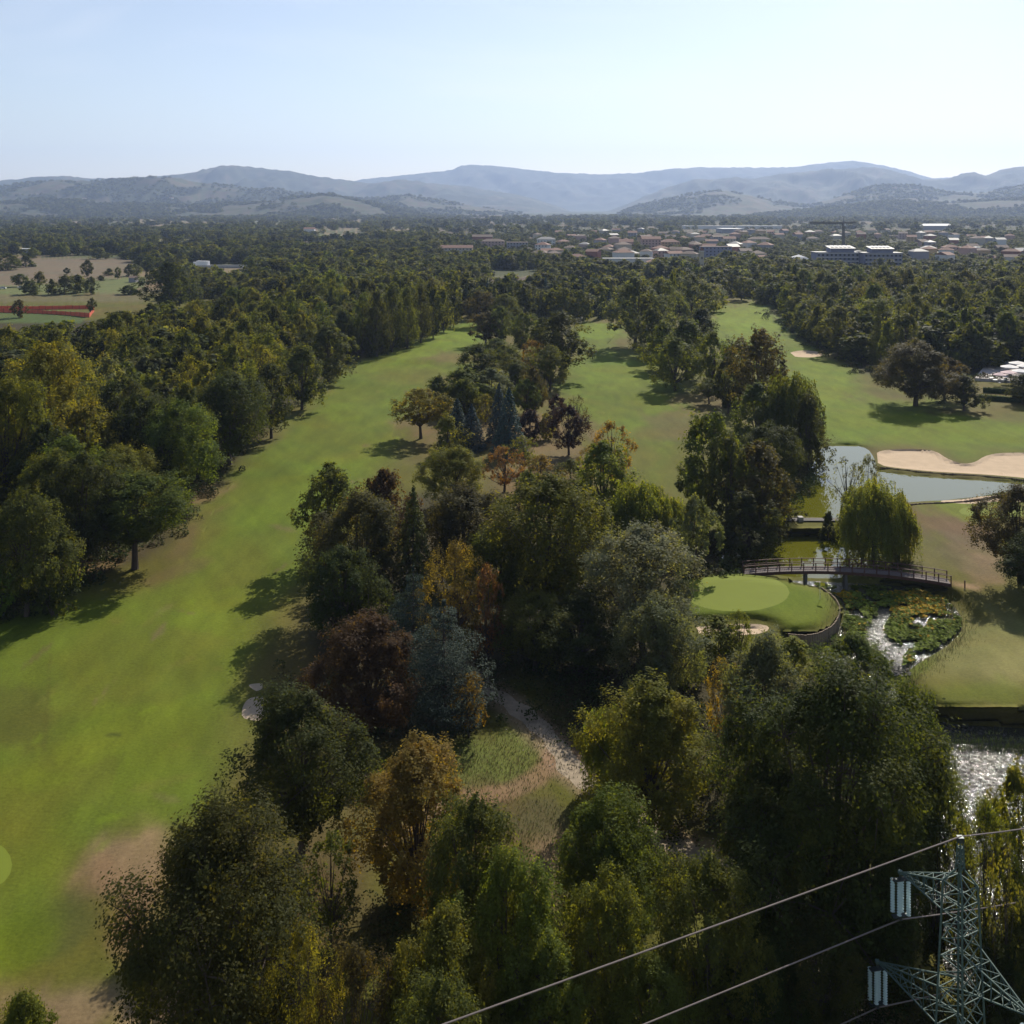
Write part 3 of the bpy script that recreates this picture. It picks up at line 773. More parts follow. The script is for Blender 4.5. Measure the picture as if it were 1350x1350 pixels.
PAL = {'dk': (.034, .042, .014), 'md': (.052, .064, .017), 'ol': (.070, .082, .018), 'yg': (.095, .098, .020), 'gold': (.118, .086, .024), 'org': (.112, .068, .030),
       'red': (.044, .031, .019), 'gry': (.075, .088, .046), 'sil': (.095, .112, .065), 'blu': (.030, .048, .050), 'ced': (.026, .036, .029), 'prp': (.028, .018, .022),
       'brt': (.078, .105, .018), 'wil': (.105, .125, .025), 'brn': (.048, .046, .020), 'grn': (.058, .074, .017)}
NTREE = {}
def tree(x, yt, yb, w, kind, colr, label, cat='tree', name=None, group=None, rz=None, var=None):
    z = ground_z(*W(x, yb)[:2])
    p = W(x, yb, z); s = FP / p[1]
    h = HC - (yt - YH) * p[1] / FP - z
    wm = w / s * (1.13 if kind in ('round', 'dome', 'oval') and w < 125 and z > -9 else 1.0)
    if w < 32 and kind in ('dome', 'round') and cat == 'shrub': kind = 'bush'
    lod = 'xl' if w > 240 else 'hi' if w > 84 else ('mid' if w > 30 else 'lo')
    k = NTREE.get((kind, lod), 0); NTREE[(kind, lod)] = k + 1
    if var is None: var = k % (3 if kind in ('round', 'dome', 'oval') else (2 if kind in ('loose', 'willow', 'bush') else 1))
    cm, tm = tree_mesh(kind, lod, var)
    name = name or {'willow': 'willow_tree', 'spruce': 'spruce_tree', 'cedar': 'cedar_tree', 'poplar': 'poplar_tree', 'bush': 'shrub'}.get(kind, 'broadleaf_tree')
    root = empty(name, p, random.random() * 6.28 if rz is None else rz, (wm, wm, h))
    tag(root, label, cat, group)
    c = put('crown', cm, root); j = [1 + random.uniform(-.07, .07) for _ in range(3)]
    b = PAL[colr]; c.color = (b[0] * j[0], b[1] * j[1], b[2] * j[2], 1)
    put('trunk', tm, root)
    return root

# ---- single trees of the foreground ------------------------------------------
T = tree
T(397, 914, 1128, 182, 'round', 'dk', 'round dark green oak on bare ground just below the worn white tee patch')
T(290, 1058, 1455, 275, 'round', 'dk', 'largest dark green oak at the bottom left, between bare soil and the golden trees', var=1)
T(436, 1098, 1248, 84, 'loose', 'md', 'small thin green tree with bare lower trunk beside the big bottom-left oak')
T(548, 985, 1190, 180, 'oval', 'gold', 'golden brown autumn tree right of the round oak, in front of the grassy knoll')
T(628, 1052, 1335, 150, 'round', 'md', 'dense dark green tree between the golden tree and the dirt clearing')
T(797, 1048, 1262, 160, 'round', 'grn', 'fresh green bushy tree standing in front of the lower end of the gravel path')
T(668, 1122, 1420, 160, 'round', 'ol', 'olive and yellow speckled tree at the bottom below the dirt clearing')
T(805, 1150, 1410, 140, 'oval', 'ol', 'olive brown tree at the bottom centre right below the fresh green bushy tree')
T(935, 1130, 1400, 150, 'round', 'md', 'dark green tree in front of the huge right oak, under the topmost wire')
T(585, 1200, 1490, 150, 'oval', 'ol', 'yellow green leafy tree at the bottom centre left of the olive speckled tree')
T(470, 1248, 1500, 140, 'loose', 'brn', 'half bare brown autumn tree at the bottom edge right of the largest oak')
T(395, 1215, 1520, 110, 'loose', 'yg', 'thin yellow green sapling against the shaded side of the largest oak')
T(715, 1235, 1480, 150, 'round', 'ol', 'olive crown cut by the bottom edge just above the lowest wires')
T(860, 1260, 1450, 130, 'round', 'ol', 'dark olive crown between the two lower power lines')
T(580, 1290, 1620, 150, 'round', 'md', 'green crown cut by the bottom edge where the top wire leaves the picture')
T(990, 1240, 1400, 140, 'round', 'dk', 'very dark crown at the bottom between the middle and lower power lines')
T(28, 1312, 1560, 125, 'dome', 'ol', 'olive bush at the bottom left corner on the bare soil')
T(1105, 882, 1290, 305, 'round', 'dk', 'huge dark olive oak beside the glittering river, the biggest crown of the right side', var=2)
T(1010, 985, 1262, 150, 'oval', 'dk', 'dark tree leaning against the left flank of the huge river oak')
T(1200, 905, 1215, 110, 'oval', 'md', 'dark green tree forming the right shoulder of the huge river oak')
T(1150, 1075, 1322, 150, 'round', 'dk', 'dark tree below the huge river oak, behind the insulators of the pylon')
T(1268, 1085, 1345, 74, 'bare', 'ol', 'airy olive tree standing in front of the glittering river behind the pylon top')
T(1342, 1010, 1300, 80, 'round', 'ol', 'airy yellow olive tree at the right edge in front of the glittering river')
T(1322, 1110, 1440, 80, 'bare', 'ol', 'thin almost leafless tree right of the pylon top with dark stems')
T(1072, 1215, 1385, 130, 'round', 'dk', 'very dark crown at the bottom left of the pylon behind the lower insulator')
T(1330, 1245, 1450, 120, 'round', 'dk', 'dark crown at the right edge behind the pylon arm')
T(858, 898, 1088, 176, 'dome', 'yg', 'rounded yellow green tree at the right side of the gravel path')
T(800, 935, 1040, 62, 'willow', 'wil', 'small weeping yellow green willow hanging over the gravel path')
T(868, 785, 940, 130, 'round', 'gry', 'grey green tree above the yellow green path tree')
T(848, 697, 868, 172, 'round', 'sil', 'large silvery green rounded tree left of the raised putting green')
T(1010, 838, 1045, 130, 'dome', 'gry', 'greyish willow-like tree below the small sand bunker')
T(955, 870, 1000, 60, 'loose', 'gold', 'golden orange thin tree behind the yellow green path tree')
T(975, 805, 872, 44, 'loose', 'brt', 'small bright lime green tree in front of the small sand bunker')
T(1128, 838, 965, 100, 'oval', 'grn', 'fresh green tree at the lower tip of the lily marsh')
T(1040, 895, 1075, 110, 'dome', 'gry', 'olive grey tree between the greyish willow-like tree and the huge river oak')
T(905, 835, 905, 60, 'bush', 'ol', 'olive shrub at the left end of the small sand bunker', 'shrub')
T(1045, 840, 885, 60, 'bush', 'wil', 'pale reedy shrub right of the small sand bunker', 'shrub')
T(1300, 1055, 1335, 105, 'loose', 'ol', 'loose olive tree letting the river glitter through right of the pylon top')
T(1236, 1000, 1290, 74, 'oval', 'dk', 'dark tree on the river bank between the huge oak and the airy olive tree')
T(1352, 1190, 1440, 110, 'round', 'md', 'green crown at the right edge in front of the river')
# centre cluster
T(434, 613, 742, 80, 'round', 'md', 'pointed dark green tree at the left tip of the centre grove by the left fairway')
T(475, 650, 815, 146, 'round', 'brn', 'tall dark tree with brownish top at the left side of the centre grove')
T(450, 722, 858, 96, 'round', 'dk', 'nearly black tree below the brownish top, casting shade on the left fairway')
T(485, 812, 965, 158, 'round', 'red', 'rust red rounded tree above the round oak')
T(585, 790, 960, 150, 'cedar', 'ced', 'spreading blue grey cedar right of the rust red tree', 'conifer')
T(545, 745, 905, 95, 'cedar', 'ced', 'upper blue grey cedar standing behind the spreading cedar', 'conifer')
T(618, 888, 972, 54, 'loose', 'gold', 'small orange brown tree at the foot of the spreading cedar')
T(507, 620, 750, 78, 'round', 'red', 'dark red brown tree second from the left tip of the centre grove')
T(545, 640, 810, 84, 'spruce', 'md', 'tall tiered green spruce left of the golden orange tree', 'conifer')
T(610, 640, 780, 122, 'round', 'brn', 'brownish green bushy tree above the golden orange tree')
T(600, 714, 878, 96, 'loose', 'gold', 'golden orange autumn tree in the middle of the centre grove')
T(643, 745, 885, 60, 'loose', 'org', 'orange brown tree on the right of the golden orange autumn tree')
T(722, 628, 825, 172, 'round', 'grn', 'largest fresh green tree at the heart of the centre grove', var=1)
T(660, 690, 820, 100, 'round', 'md', 'green tree squeezed between the golden orange tree and the largest fresh green tree')
T(765, 785, 885, 120, 'round', 'dk', 'dark tree below the silvery green rounded tree')
T(705, 785, 885, 100, 'round', 'ol', 'olive tree with yellow leaves above the shaded start of the gravel path')
T(600, 590, 668, 86, 'round', 'yg', 'yellow green tree at the upper left of the centre grove')
T(665, 588, 648, 58, 'loose', 'org', 'small pinkish orange tree with visible trunk on reddish bare ground')
T(713, 600, 662, 62, 'loose', 'gold', 'low orange yellow tree right of the pinkish orange tree')
T(697, 620, 672, 42, 'bush', 'grn', 'round green shrub in front of the low orange yellow tree', 'shrub')
T(806, 556, 648, 62, 'loose', 'gold', 'bright yellow tree at the edge of the middle fairway')
T(796, 582, 690, 84, 'dome', 'brt', 'bright green tree just below the bright yellow tree')
T(845, 635, 722, 84, 'willow', 'brt', 'bright green weeping willow right of the largest fresh green tree')
T(880, 655, 730, 60, 'willow', 'wil', 'dull green weeping willow beside the pale egg shaped tree')
T(916, 654, 758, 56, 'oval', 'gry', 'pale grey green egg shaped tree above the raised putting green')
T(760, 640, 700, 60, 'bush', 'md', 'dark green shrub behind the largest fresh green tree', 'shrub')
T(555, 514, 578, 76, 'flat', 'yg', 'umbrella shaped yellow tree standing on the left fairway edge')
T(530, 672, 715, 40, 'bush', 'md', 'small shrub peeking above the tiered spruce', 'shrub')
T(603, 525, 588, 48, 'spruce', 'blu', 'left one of the dark blue spruces in the grove between the fairways', 'conifer')
T(622, 532, 592, 46, 'spruce', 'blu', 'second dark blue spruce from the left, close behind its twin', 'conifer')
T(671, 510, 600, 56, 'spruce', 'blu', 'tallest dark blue spruce standing alone in the middle', 'conifer')
T(658, 505, 582, 44, 'spruce', 'blu', 'blue spruce half hidden behind the tallest dark blue spruce', 'conifer')
T(750, 534, 600, 50, 'round', 'prp', 'dark purple leaved round tree on the reddish ground')
T(699, 540, 582, 30, 'oval', 'prp', 'narrow purple brown tree beside the tallest blue spruce')
T(733, 520, 560, 24, 'oval', 'prp', 'slim purple tree behind the dark purple round tree')
T(720, 545, 580, 22, 'bush', 'yg', 'small olive shrub on the reddish ground between the purple trees', 'shrub')
T(760, 520, 572, 40, 'bare', 'brn', 'bare spindly tree behind the dark purple round tree')
T(704, 484, 545, 36, 'oval', 'brn', 'brown leaved tree with a thin trunk above the reddish ground')
T(610, 486, 545, 78, 'dome', 'grn', 'wide green tree left of the spruces at the top of the grove')
T(578, 495, 545, 40, 'dome', 'md', 'green tree behind the umbrella shaped yellow tree')
T(648, 486, 542, 66, 'dome', 'gry', 'grey green tree behind the tallest blue spruce')
T(640, 520, 560, 40, 'loose', 'yg', 'yellow green young tree between the blue spruces')
T(680, 478, 520, 50, 'dome', 'md', 'dark green tree on the ridge of the grove below the orange tree')
T(740, 412, 498, 76, 'round', 'dk', 'big dark oak at the left edge of the middle fairway')
T(704, 448, 505, 46, 'loose', 'gold', 'orange tree left of the big dark oak')
T(654, 446, 482, 44, 'round', 'md', 'round green tree at the far end of the left fairway')
T(665, 455, 490, 40, 'round', 'grn', 'second round green tree at the far end of the left fairway')
T(640, 412, 455, 44, 'round', 'brn', 'brown green tree beside the far end of the left fairway')
T(660, 405, 455, 46, 'round', 'md', 'green tree above the two round green trees')
T(690, 412, 470, 44, 'round', 'md', 'green tree just left of the big dark oak')
T(715, 420, 475, 40, 'oval', 'dk', 'dark tree hidden behind the big dark oak')
T(634, 385, 430, 40, 'round', 'brn', 'dull brown tree above the far end of the left fairway')
T(665, 388, 430, 44, 'round', 'md', 'green tree before the belt of tall conifers')
T(612, 500, 552, 54, 'dome', 'ol', 'olive tree tucked between the wide green tree and the left blue spruce')
T(630, 455, 505, 44, 'round', 'dk', 'dark tree on the grove ridge left of the two round green trees')
T(672, 470, 512, 48, 'round', 'md', 'green tree on the grove ridge below the two round green trees')
T(694, 500, 548, 44, 'round', 'grn', 'green tree behind the brown leaved tree with a thin trunk')
T(725, 455, 515, 50, 'round', 'md', 'green tree at the foot of the big dark oak')
T(590, 545, 600, 44, 'bush', 'yg', 'low yellow green bush right of the umbrella shaped yellow tree', 'shrub')
T(690, 575, 622, 50, 'loose', 'yg', 'thin yellowish tree in front of the tallest blue spruce')
T(780, 585, 640, 50, 'loose', 'gold', 'small golden tree left of the bright green tree')
T(752, 606, 655, 44, 'dome', 'md', 'green bushy tree behind the low orange yellow tree')
T(860, 405, 470, 50, 'dome', 'md', 'green tree at the foot of the tall grey brown poplar')
T(925, 405, 470, 56, 'dome', 'dk', 'dark tree beside the wide pale grey tree')
T(890, 445, 515, 60, 'dome', 'ol', 'olive green tree in the strip between middle and right fairways')
T(975, 450, 530, 56, 'round', 'md', 'green tree just left of the tall dark oak with reddish leaves')
T(948, 812, 866, 64, 'bush', 'ol', 'olive bush in front of the small sand bunker', 'shrub')
# between the middle and right fairways
T(838, 366, 458, 78, 'round', 'gry', 'tall grey brown poplar at the end of the middle fairway')
T(872, 368, 452, 54, 'oval', 'gry', 'grey green tree close right of the tall grey brown poplar')
T(910, 362, 432, 64, 'oval', 'gry', 'wide pale grey tree before the right fairway')
T(886, 356, 436, 13, 'poplar', 'md', 'slim dark poplar rising out of the grey trees', cat='tree')
T(876, 424, 488, 54, 'dome', 'ol', 'olive tree in front of the grey trees')
T(905, 420, 500, 74, 'dome', 'md', 'wide green tree between the middle and right fairways')
T(940, 438, 512, 48, 'oval', 'ol', 'olive tree next to the dark red topped oak')
T(1000, 434, 562, 82, 'round', 'brn', 'tall dark oak with reddish leaves between the fairways')
T(960, 470, 545, 40, 'oval', 'dk', 'dark tree left of the tall reddish oak')
T(935, 500, 532, 42, 'flat', 'md', 'small umbrella shaped tree on brown grass')
T(957, 498, 538, 30, 'loose', 'brn', 'small reddish tree on brown grass beside the umbrella shaped tree')
T(1045, 492, 606, 84, 'willow', 'md', 'broad green willow at the top corner of the pond')
T(1000, 505, 600, 74, 'dome', 'md', 'green tree joined to the left of the broad pond willow')
T(1066, 520, 622, 52, 'dome', 'dk', 'dark willow fringe trailing into the pond')
T(1015, 560, 660, 86, 'flat', 'dk', 'dark spreading tree over the shaded pond bank')
T(938, 545, 690, 78, 'round', 'grn', 'fresh green tree on the bank left of the pond')
T(965, 575, 712, 70, 'oval', 'md', 'green tree right of the fresh green bank tree')
T(1000, 583, 700, 84, 'round', 'brn', 'reddish brown tree at the left shore of the pond')
T(1022, 640, 695, 34, 'bush', 'yg', 'yellowish shrub at the water line left of the dam', 'shrub')
T(985, 650, 738, 80, 'oval', 'dk', 'deeply shaded tree left of the lower pond')
T(915, 600, 668, 50, 'oval', 'md', 'green tree behind the pale egg shaped tree')
T(1152, 634, 750, 98, 'willow', 'wil', 'round weeping willow growing beside the arched footbridge')
T(1185, 650, 742, 44, 'willow', 'wil', 'small willow shoot leaning out right of the round weeping willow')
T(1118, 602, 690, 62, 'bare', 'gry', 'half bare grey tree in front of the pond')
T(1145, 600, 680, 34, 'loose', 'gry', 'thin leafy tree rising behind the round weeping willow')
T(1092, 675, 712, 26, 'bush', 'dk', 'dark shrub at the right end of the dam', 'shrub')
T(1345, 640, 768, 96, 'round', 'brn', 'dark brownish tree at the right edge above the path')
T(1380, 700, 800, 90, 'round', 'dk', 'dark tree beyond the brownish tree at the right edge')
T(1207, 450, 535, 98, 'round', 'brn', 'broad tree with brownish crown alone on the right fairway')
T(1245, 470, 528, 56, 'round', 'brn', 'smaller brown crown touching the broad fairway tree')
T(1271, 494, 542, 52, 'dome', 'dk', 'low dark round tree right of the broad fairway tree')
T(1348, 494, 532, 40, 'dome', 'dk', 'dark bush at the right edge beside the hedges', 'shrub', name='shrub')
# left woodland, near edge
T(178, 626, 750, 158, 'flat', 'md', 'spreading green tree with a leaning trunk in front of the left woodland', rz=2.2)
T(302, 490, 612, 104, 'round', 'dk', 'dark dense tree bulging out of the left woodland onto the fairway')
T(240, 530, 662, 100, 'round', 'ol', 'olive tree in the left woodland behind the spreading tree')
T(185, 520, 660, 110, 'round', 'dk', 'dark tree behind the olive tree of the left woodland')
T(62, 455, 650, 135, 'oval', 'yg', 'tall yellow green tree with bare forked limbs at the left edge')
T(12, 500, 690, 105, 'round', 'ol', 'yellow green tree cut by the left edge beside the tall forked one')
T(110, 600, 760, 100, 'round', 'dk', 'dark tree left of the spreading leaning tree')
T(35, 648, 812, 110, 'round', 'md', 'green tree at the left edge where the fairway begins')
T(-8, 735, 822, 46, 'oval', 'brt', 'bright green bush at the left edge by the fairway')
T(70, 700, 812, 60, 'bush', 'dk', 'dark green shrub at the foot of the left woodland', 'shrub')
T(140, 470, 600, 70, 'oval', 'sil', 'silvery tree in the left woodland behind the tall forked tree')
T(432, 428, 505, 72, 'dome', 'md', 'rounded grey green tree at the bend of the left fairway')
T(398, 455, 540, 62, 'dome', 'md', 'rounded green tree just before the bend of the left fairway')
T(358, 480, 578, 62, 'round', 'dk', 'dark tree on the fairway edge beyond the dense bulging tree')
T(222, 346, 412, 68, 'dome', 'dk', 'isolated big dark tree beside the field with the orange strips')
for i, (x, yt, yb, w) in enumerate([(478, 388, 466, 40), (497, 382, 470, 44), (517, 377, 464, 42), (537, 378, 459, 38), (555, 376, 452, 34), (571, 378, 446, 30), (585, 380, 438, 28), (598, 383, 430, 24)]):
    T(x, yt, yb, w, 'poplar', 'dk' if i % 3 else 'md', 'dark tree in the tall wall at the far left fairway, %s from its near end' %
      ['first', 'second', 'third', 'fourth', 'fifth', 'sixth', 'seventh', 'last'][i], group='wall of tall trees along the far left fairway')

# ---- woods made of many single trees -----------------------------------------
EXPL = []
for o in COL.objects:
    if o.parent is None and o.get('category') in ('tree', 'conifer'): EXPL.append((o.location.x, o.location.y, o.scale.x))
ORD = ['first', 'second', 'third', 'fourth', 'fifth', 'sixth', 'seventh', 'eighth', 'ninth', 'tenth', 'eleventh', 'twelfth', 'thirteenth', 'fourteenth', 'fifteenth', 'sixteenth', 'seventeenth',
       'eighteenth', 'nineteenth', 'twentieth']
WORD = {'dk': 'dark green', 'md': 'mid green', 'ol': 'olive green', 'yg': 'yellow green', 'gold': 'golden', 'brn': 'brownish', 'gry': 'grey green', 'grn': 'fresh green', 'blu': 'dark bluish', 'sil': 'silvery', 'red': 'reddish'}
SHAPE = {'round': 'round crowned', 'dome': 'domed', 'oval': 'egg shaped', 'poplar': 'columnar', 'spruce': 'pointed', 'loose': 'airy', 'willow': 'drooping'}
def wood(poly, n, spacing, hr, wr, kinds, cols, where, group, rnd):
    rs = random.Random(rnd)
    xs = [p[0] for p in poly]; ys = [p[1] for p in poly]
    wp = [W(*p)[:2] for p in poly]; bx = (min(p[0] for p in wp), max(p[0] for p in wp)); by = (min(p[1] for p in wp), max(p[1] for p in wp))
    got = []; tries = 0
    P = np.array([]); 
    while len(got) < n and tries < 60000:
        tries += 1
        x, y = rs.uniform(min(xs), max(xs)), rs.uniform(min(ys), max(ys)); X, Y = W(x, y)[:2]
        if not inside(np.array([x]), np.array([y]), poly)[0]: continue
        if any((X - a) ** 2 + (Y - b) ** 2 < spacing ** 2 for a, b in got): continue
        if any((X - a) ** 2 + (Y - b) ** 2 < (c * .55) ** 2 for a, b, c in EXPL): continue
        got.append((X, Y))
    recs = []
    for X, Y in got:
        h = rs.uniform(*hr); wm = rs.uniform(*wr); s = FP / Y
        x, yb = 675 + FP * X / Y, YH + FP * HC / Y; yt = YH + (HC - h) * s
        k = rs.choice(kinds); c = rs.choice(cols)
        if k in ('spruce', 'poplar'): wm *= .55
        recs.append((x, yt, yb, wm * s, k, c))
    recs.sort(key=lambda r: -r[2])
    cnt = {}
    tot = {}
    for r in recs: tot[(r[4], r[5])] = tot.get((r[4], r[5]), 0) + 1
    for r in recs:
        i = cnt.get((r[4], r[5]), 0); cnt[(r[4], r[5])] = i + 1
        lab = '%s %s tree %s' % (WORD[r[5]], SHAPE[r[4]].split()[0], where)
        if tot[(r[4], r[5])] > 1: lab += ', %s nearest alike' % ORD[min(i, 19)]
        T(*r[:4], r[4], r[5], lab, 'conifer' if r[4] == 'spruce' else 'tree', group=group)
wood([(-60, 800), (20, 790), (100, 735), (215, 690), (255, 640), (300, 595), (350, 555), (400, 510), (440, 478), (450, 440), (300, 440), (130, 490), (-60, 510)], 82, 8.0, (13, 18.5), (9, 12.5),
     ['round', 'round', 'oval', 'dome', 'loose'], ['dk', 'md', 'ol', 'ol', 'yg', 'md'], 'in the near left woodland', 'trees of the near left woodland', 3)
wood([(450, 476), (520, 458), (598, 424), (600, 400), (430, 402), (300, 436), (450, 440)], 58, 7.8, (14, 19), (8.5, 12),
     ['round', 'oval', 'dome', 'poplar'], ['dk', 'md', 'ol', 'md', 'grn'], 'in the far left woodland', 'trees of the far left woodland', 5)
wood([(1022, 408), (1062, 450), (1110, 474), (1150, 492), (1200, 490), (1300, 492), (1400, 500), (1420, 396), (1200, 392), (1000, 392)], 92, 8.4, (13, 20), (10.5, 15),
     ['round', 'oval', 'dome', 'spruce', 'oval', 'poplar', 'round'], ['dk', 'md', 'dk', 'ol', 'md', 'grn', 'ol'], 'in the wood beyond the right fairway', 'trees of the woodland behind the right fairway', 8)
wood([(640, 424), (700, 428), (760, 428), (815, 424), (940, 415), (950, 398), (600, 396), (615, 420)], 44, 7.5, (11, 17), (8, 10),
     ['round', 'spruce', 'oval', 'spruce'], ['dk', 'dk', 'blu', 'md'], 'in the dark belt behind the middle fairway', 'trees of the dark belt behind the middle fairway', 13)
wood([(940, 404), (1008, 400), (1014, 390), (930, 390)], 9, 8.5, (9, 13), (8, 10), ['round', 'oval'], ['dk', 'md'], 'at the top end of the right fairway', 'trees at the top end of the right fairway', 15)

# ---- woods and hedgerows of the plain: too many to count -----------------------
def leaf_scatter_material():
    m = M_LEAF.copy(); m.name = 'far_leaves'; nt = m.node_tree
    oi = [n for n in nt.nodes if n.type == 'OBJECT_INFO'][0]
    at = nt.nodes.new('ShaderNodeAttribute'); at.attribute_type = 'INSTANCER'; at.attribute_name = 'tintc'
    for l in list(nt.links):
        if l.from_node == oi and l.from_socket.name == 'Color': nt.links.new(at.outputs['Color'], l.to_socket)
    return m
M_FAR = leaf_scatter_material()
FARM = []
for kd, var in (('round', 1), ('dome', 0), ('dome', 2), ('spruce', 0)):
    n_, lf_, _ = LOD['lo']; 
    r = broad(100 + var, kd, 13, 8, 1500, .055, .06, .24) if kd != 'spruce' else conifer(9, 1000, .05, 12, 9)
    me, tmesh = make_meshes('far_' + kd, r, M_FAR)
    FARM.append(bpy.data.objects.new('far_tree_shape', me))
def scatter(name, pts, w, h, colr):
    n = len(pts); me = bpy.data.meshes.new(name); me.vertices.add(n); me.vertices.foreach_set('co', np.asarray(pts, np.float32).ravel())
    def vec(nm, d):
        a = me.attributes.new(nm, 'FLOAT_VECTOR', 'POINT'); a.data.foreach_set('vector', np.asarray(d, np.float32).ravel())
    vec('scl', np.stack([w, w, h], 1)); vec('rotv', np.stack([np.zeros(n), np.zeros(n), RNG.random(n) * 6.28], 1))
    set_attr(me, 'tintc', colr)
    a = me.attributes.new('pick', 'INT', 'POINT'); a.data.foreach_set('value', RNG.integers(0, 100, n).astype(np.int32))
    o = put(name, me)
    ng = bpy.data.node_groups.new(name, 'GeometryNodeTree')
    ng.interface.new_socket('Geometry', in_out='INPUT', socket_type='NodeSocketGeometry'); ng.interface.new_socket('Geometry', in_out='OUTPUT', socket_type='NodeSocketGeometry')
    N = ng.nodes.new; L = ng.links
    gi, go, jn = N('NodeGroupInput'), N('NodeGroupOutput'), N('GeometryNodeJoinGeometry')
    def named(nm, t):
        q = N('GeometryNodeInputNamedAttribute'); q.data_type = t; q.inputs['Name'].default_value = nm; return q
    sc_, ro_, pk = named('scl', 'FLOAT_VECTOR'), named('rotv', 'FLOAT_VECTOR'), named('pick', 'INT')
    e2r = N('FunctionNodeEulerToRotation'); L.new(ro_.outputs[0], e2r.inputs[0])
    for k, (ob, a0, b0) in enumerate(zip(FARM, (0, 40, 70, 97), (40, 70, 97, 100))):
        inf = N('GeometryNodeObjectInfo'); inf.inputs['Object'].default_value = ob
        ge = N('FunctionNodeCompare'); ge.data_type = 'INT'; ge.operation = 'GREATER_EQUAL'; ge.inputs['B'].default_value = 0
        ge.inputs[3].default_value = a0; L.new(pk.outputs[0], ge.inputs[2])
        lt = N('FunctionNodeCompare'); lt.data_type = 'INT'; lt.operation = 'LESS_THAN'; lt.inputs[3].default_value = b0; L.new(pk.outputs[0], lt.inputs[2])
        an = N('FunctionNodeBooleanMath'); an.operation = 'AND'; L.new(ge.outputs[0], an.inputs[0]); L.new(lt.outputs[0], an.inputs[1])
        iop = N('GeometryNodeInstanceOnPoints')
        L.new(gi.outputs[0], iop.inputs['Points']); L.new(an.outputs[0], iop.inputs['Selection']); L.new(inf.outputs['Geometry'], iop.inputs['Instance'])
        L.new(e2r.outputs[0], iop.inputs['Rotation']); L.new(sc_.outputs[0], iop.inputs['Scale']); L.new(iop.outputs[0], jn.inputs[0])
    L.new(jn.outputs[0], go.inputs[0])
    o.modifiers.new('scatter', 'NODES').node_group = ng
    return o
FCOL = .85 * np.array([PAL['dk'], PAL['md'], PAL['md'], PAL['ol'], PAL['grn'], PAL['grn'], PAL['gry'], PAL['dk'], PAL['dk']]) * 1.0
TOWN = [(560, 340), (640, 312), (780, 305), (900, 302), (1060, 300), (1200, 312), (1350, 318), (1500, 320), (1500, 345), (1210, 358), (1060, 356), (960, 352), (880, 356), (780, 356), (700, 345), (600, 345)]
EXCL = [FIELDS[0][0], FIELDS[1][0], FIELDS[2][0], FIELDS[3][0], FIELDS[4][0], FIELDS[5][0], FIELDS[6][0], [(-300, 398), (125, 398), (120, 414), (-300, 414)], [(238, 348), (328, 348), (328, 377), (246, 377)],
        [(640, 356), (712, 356), (712, 392), (640, 392)]]
# ------------------------------------------------------------------ pylon and wires
M_STEEL = simple('grey_green_painted_steel', (0.075, 0.115, 0.098), 0.7, metal=0, noise=.3, scale=6, spec=.25)
M_DARKSTEEL = simple('dark_fitting', (0.05, 0.06, 0.06), 0.5, metal=.5)
M_GLASS = simple('pale_glass_disc', (0.72, 0.82, 0.80), 0.18, noise=.08, spec=.8)
M_CABLE = simple('aluminium_cable', (0.20, 0.165, 0.15), 0.5, metal=.4, noise=.15, scale=1.0)
nt_ = M_GLASS.node_tree; o_ = [n for n in nt_.nodes if n.type == 'OUTPUT_MATERIAL'][0]; b_ = [n for n in nt_.nodes if n.type == 'BSDF_PRINCIPLED'][0]
tr_ = nt_.nodes.new('ShaderNodeBsdfTranslucent'); tr_.inputs['Color'].default_value = (.85, .95, .93, 1); mx_ = nt_.nodes.new('ShaderNodeMixShader'); mx_.inputs[0].default_value = .55
nt_.links.new(b_.outputs[0], mx_.inputs[1]); nt_.links.new(tr_.outputs[0], mx_.inputs[2]); nt_.links.new(mx_.outputs[0], o_.inputs['Surface'])
PX, PY = 23.64, 54.0
AD = Vector((-0.45, 0.893, 0)); LD = Vector((-0.893, -0.45, 0))
pg = Vector((PX, PY, ground_z(PX, PY)))
pyl = empty('electricity_pylon', pg); tag(pyl, 'green grey steel lattice power pylon with three arms at the bottom right', 'pylon')
CB = (-pg)
def loc(z, a, b): return Vector((0, 0, z - pg.z)) + AD * a + LD * b
def half(z): return 0.60 if z > 12.2 else 0.60 + (12.2 - z) * .038
unit = MB().box((0, 0, 0), (1, 1, 1)).mesh('brace', M_STEEL)
def member(a, b, w, name, parent):
    d = b - a; q = d.to_track_quat('X', 'Z').to_matrix().to_4x4()
    o = put(name, unit, parent); o.matrix_local = Matrix.Translation((a + b) / 2) @ q @ Matrix.Diagonal((d.length, w, w, 1)); return o
CRN = [(-1, -1), (1, -1), (1, 1), (-1, 1)]
for sx, sy in CRN:
    m = MB(); m.bar(loc(-0.2, half(0) * sx, half(0) * sy), loc(14.3, half(14) * sx, half(14) * sy), .10)
    m.bar(loc(14.3, .60 * sx, .60 * sy), loc(15.0, .16 * sx, .16 * sy), .08); m.bar(loc(15.0, .16 * sx, .16 * sy), loc(16.5, .10 * sx, .10 * sy), .06); m.build('leg', M_STEEL, pyl)
lv_ = [0.3, 1.9, 3.5, 5.0, 6.6, 7.6, 8.6, 9.4, 10.3, 11.2, 12.0, 12.7, 13.5, 14.3]
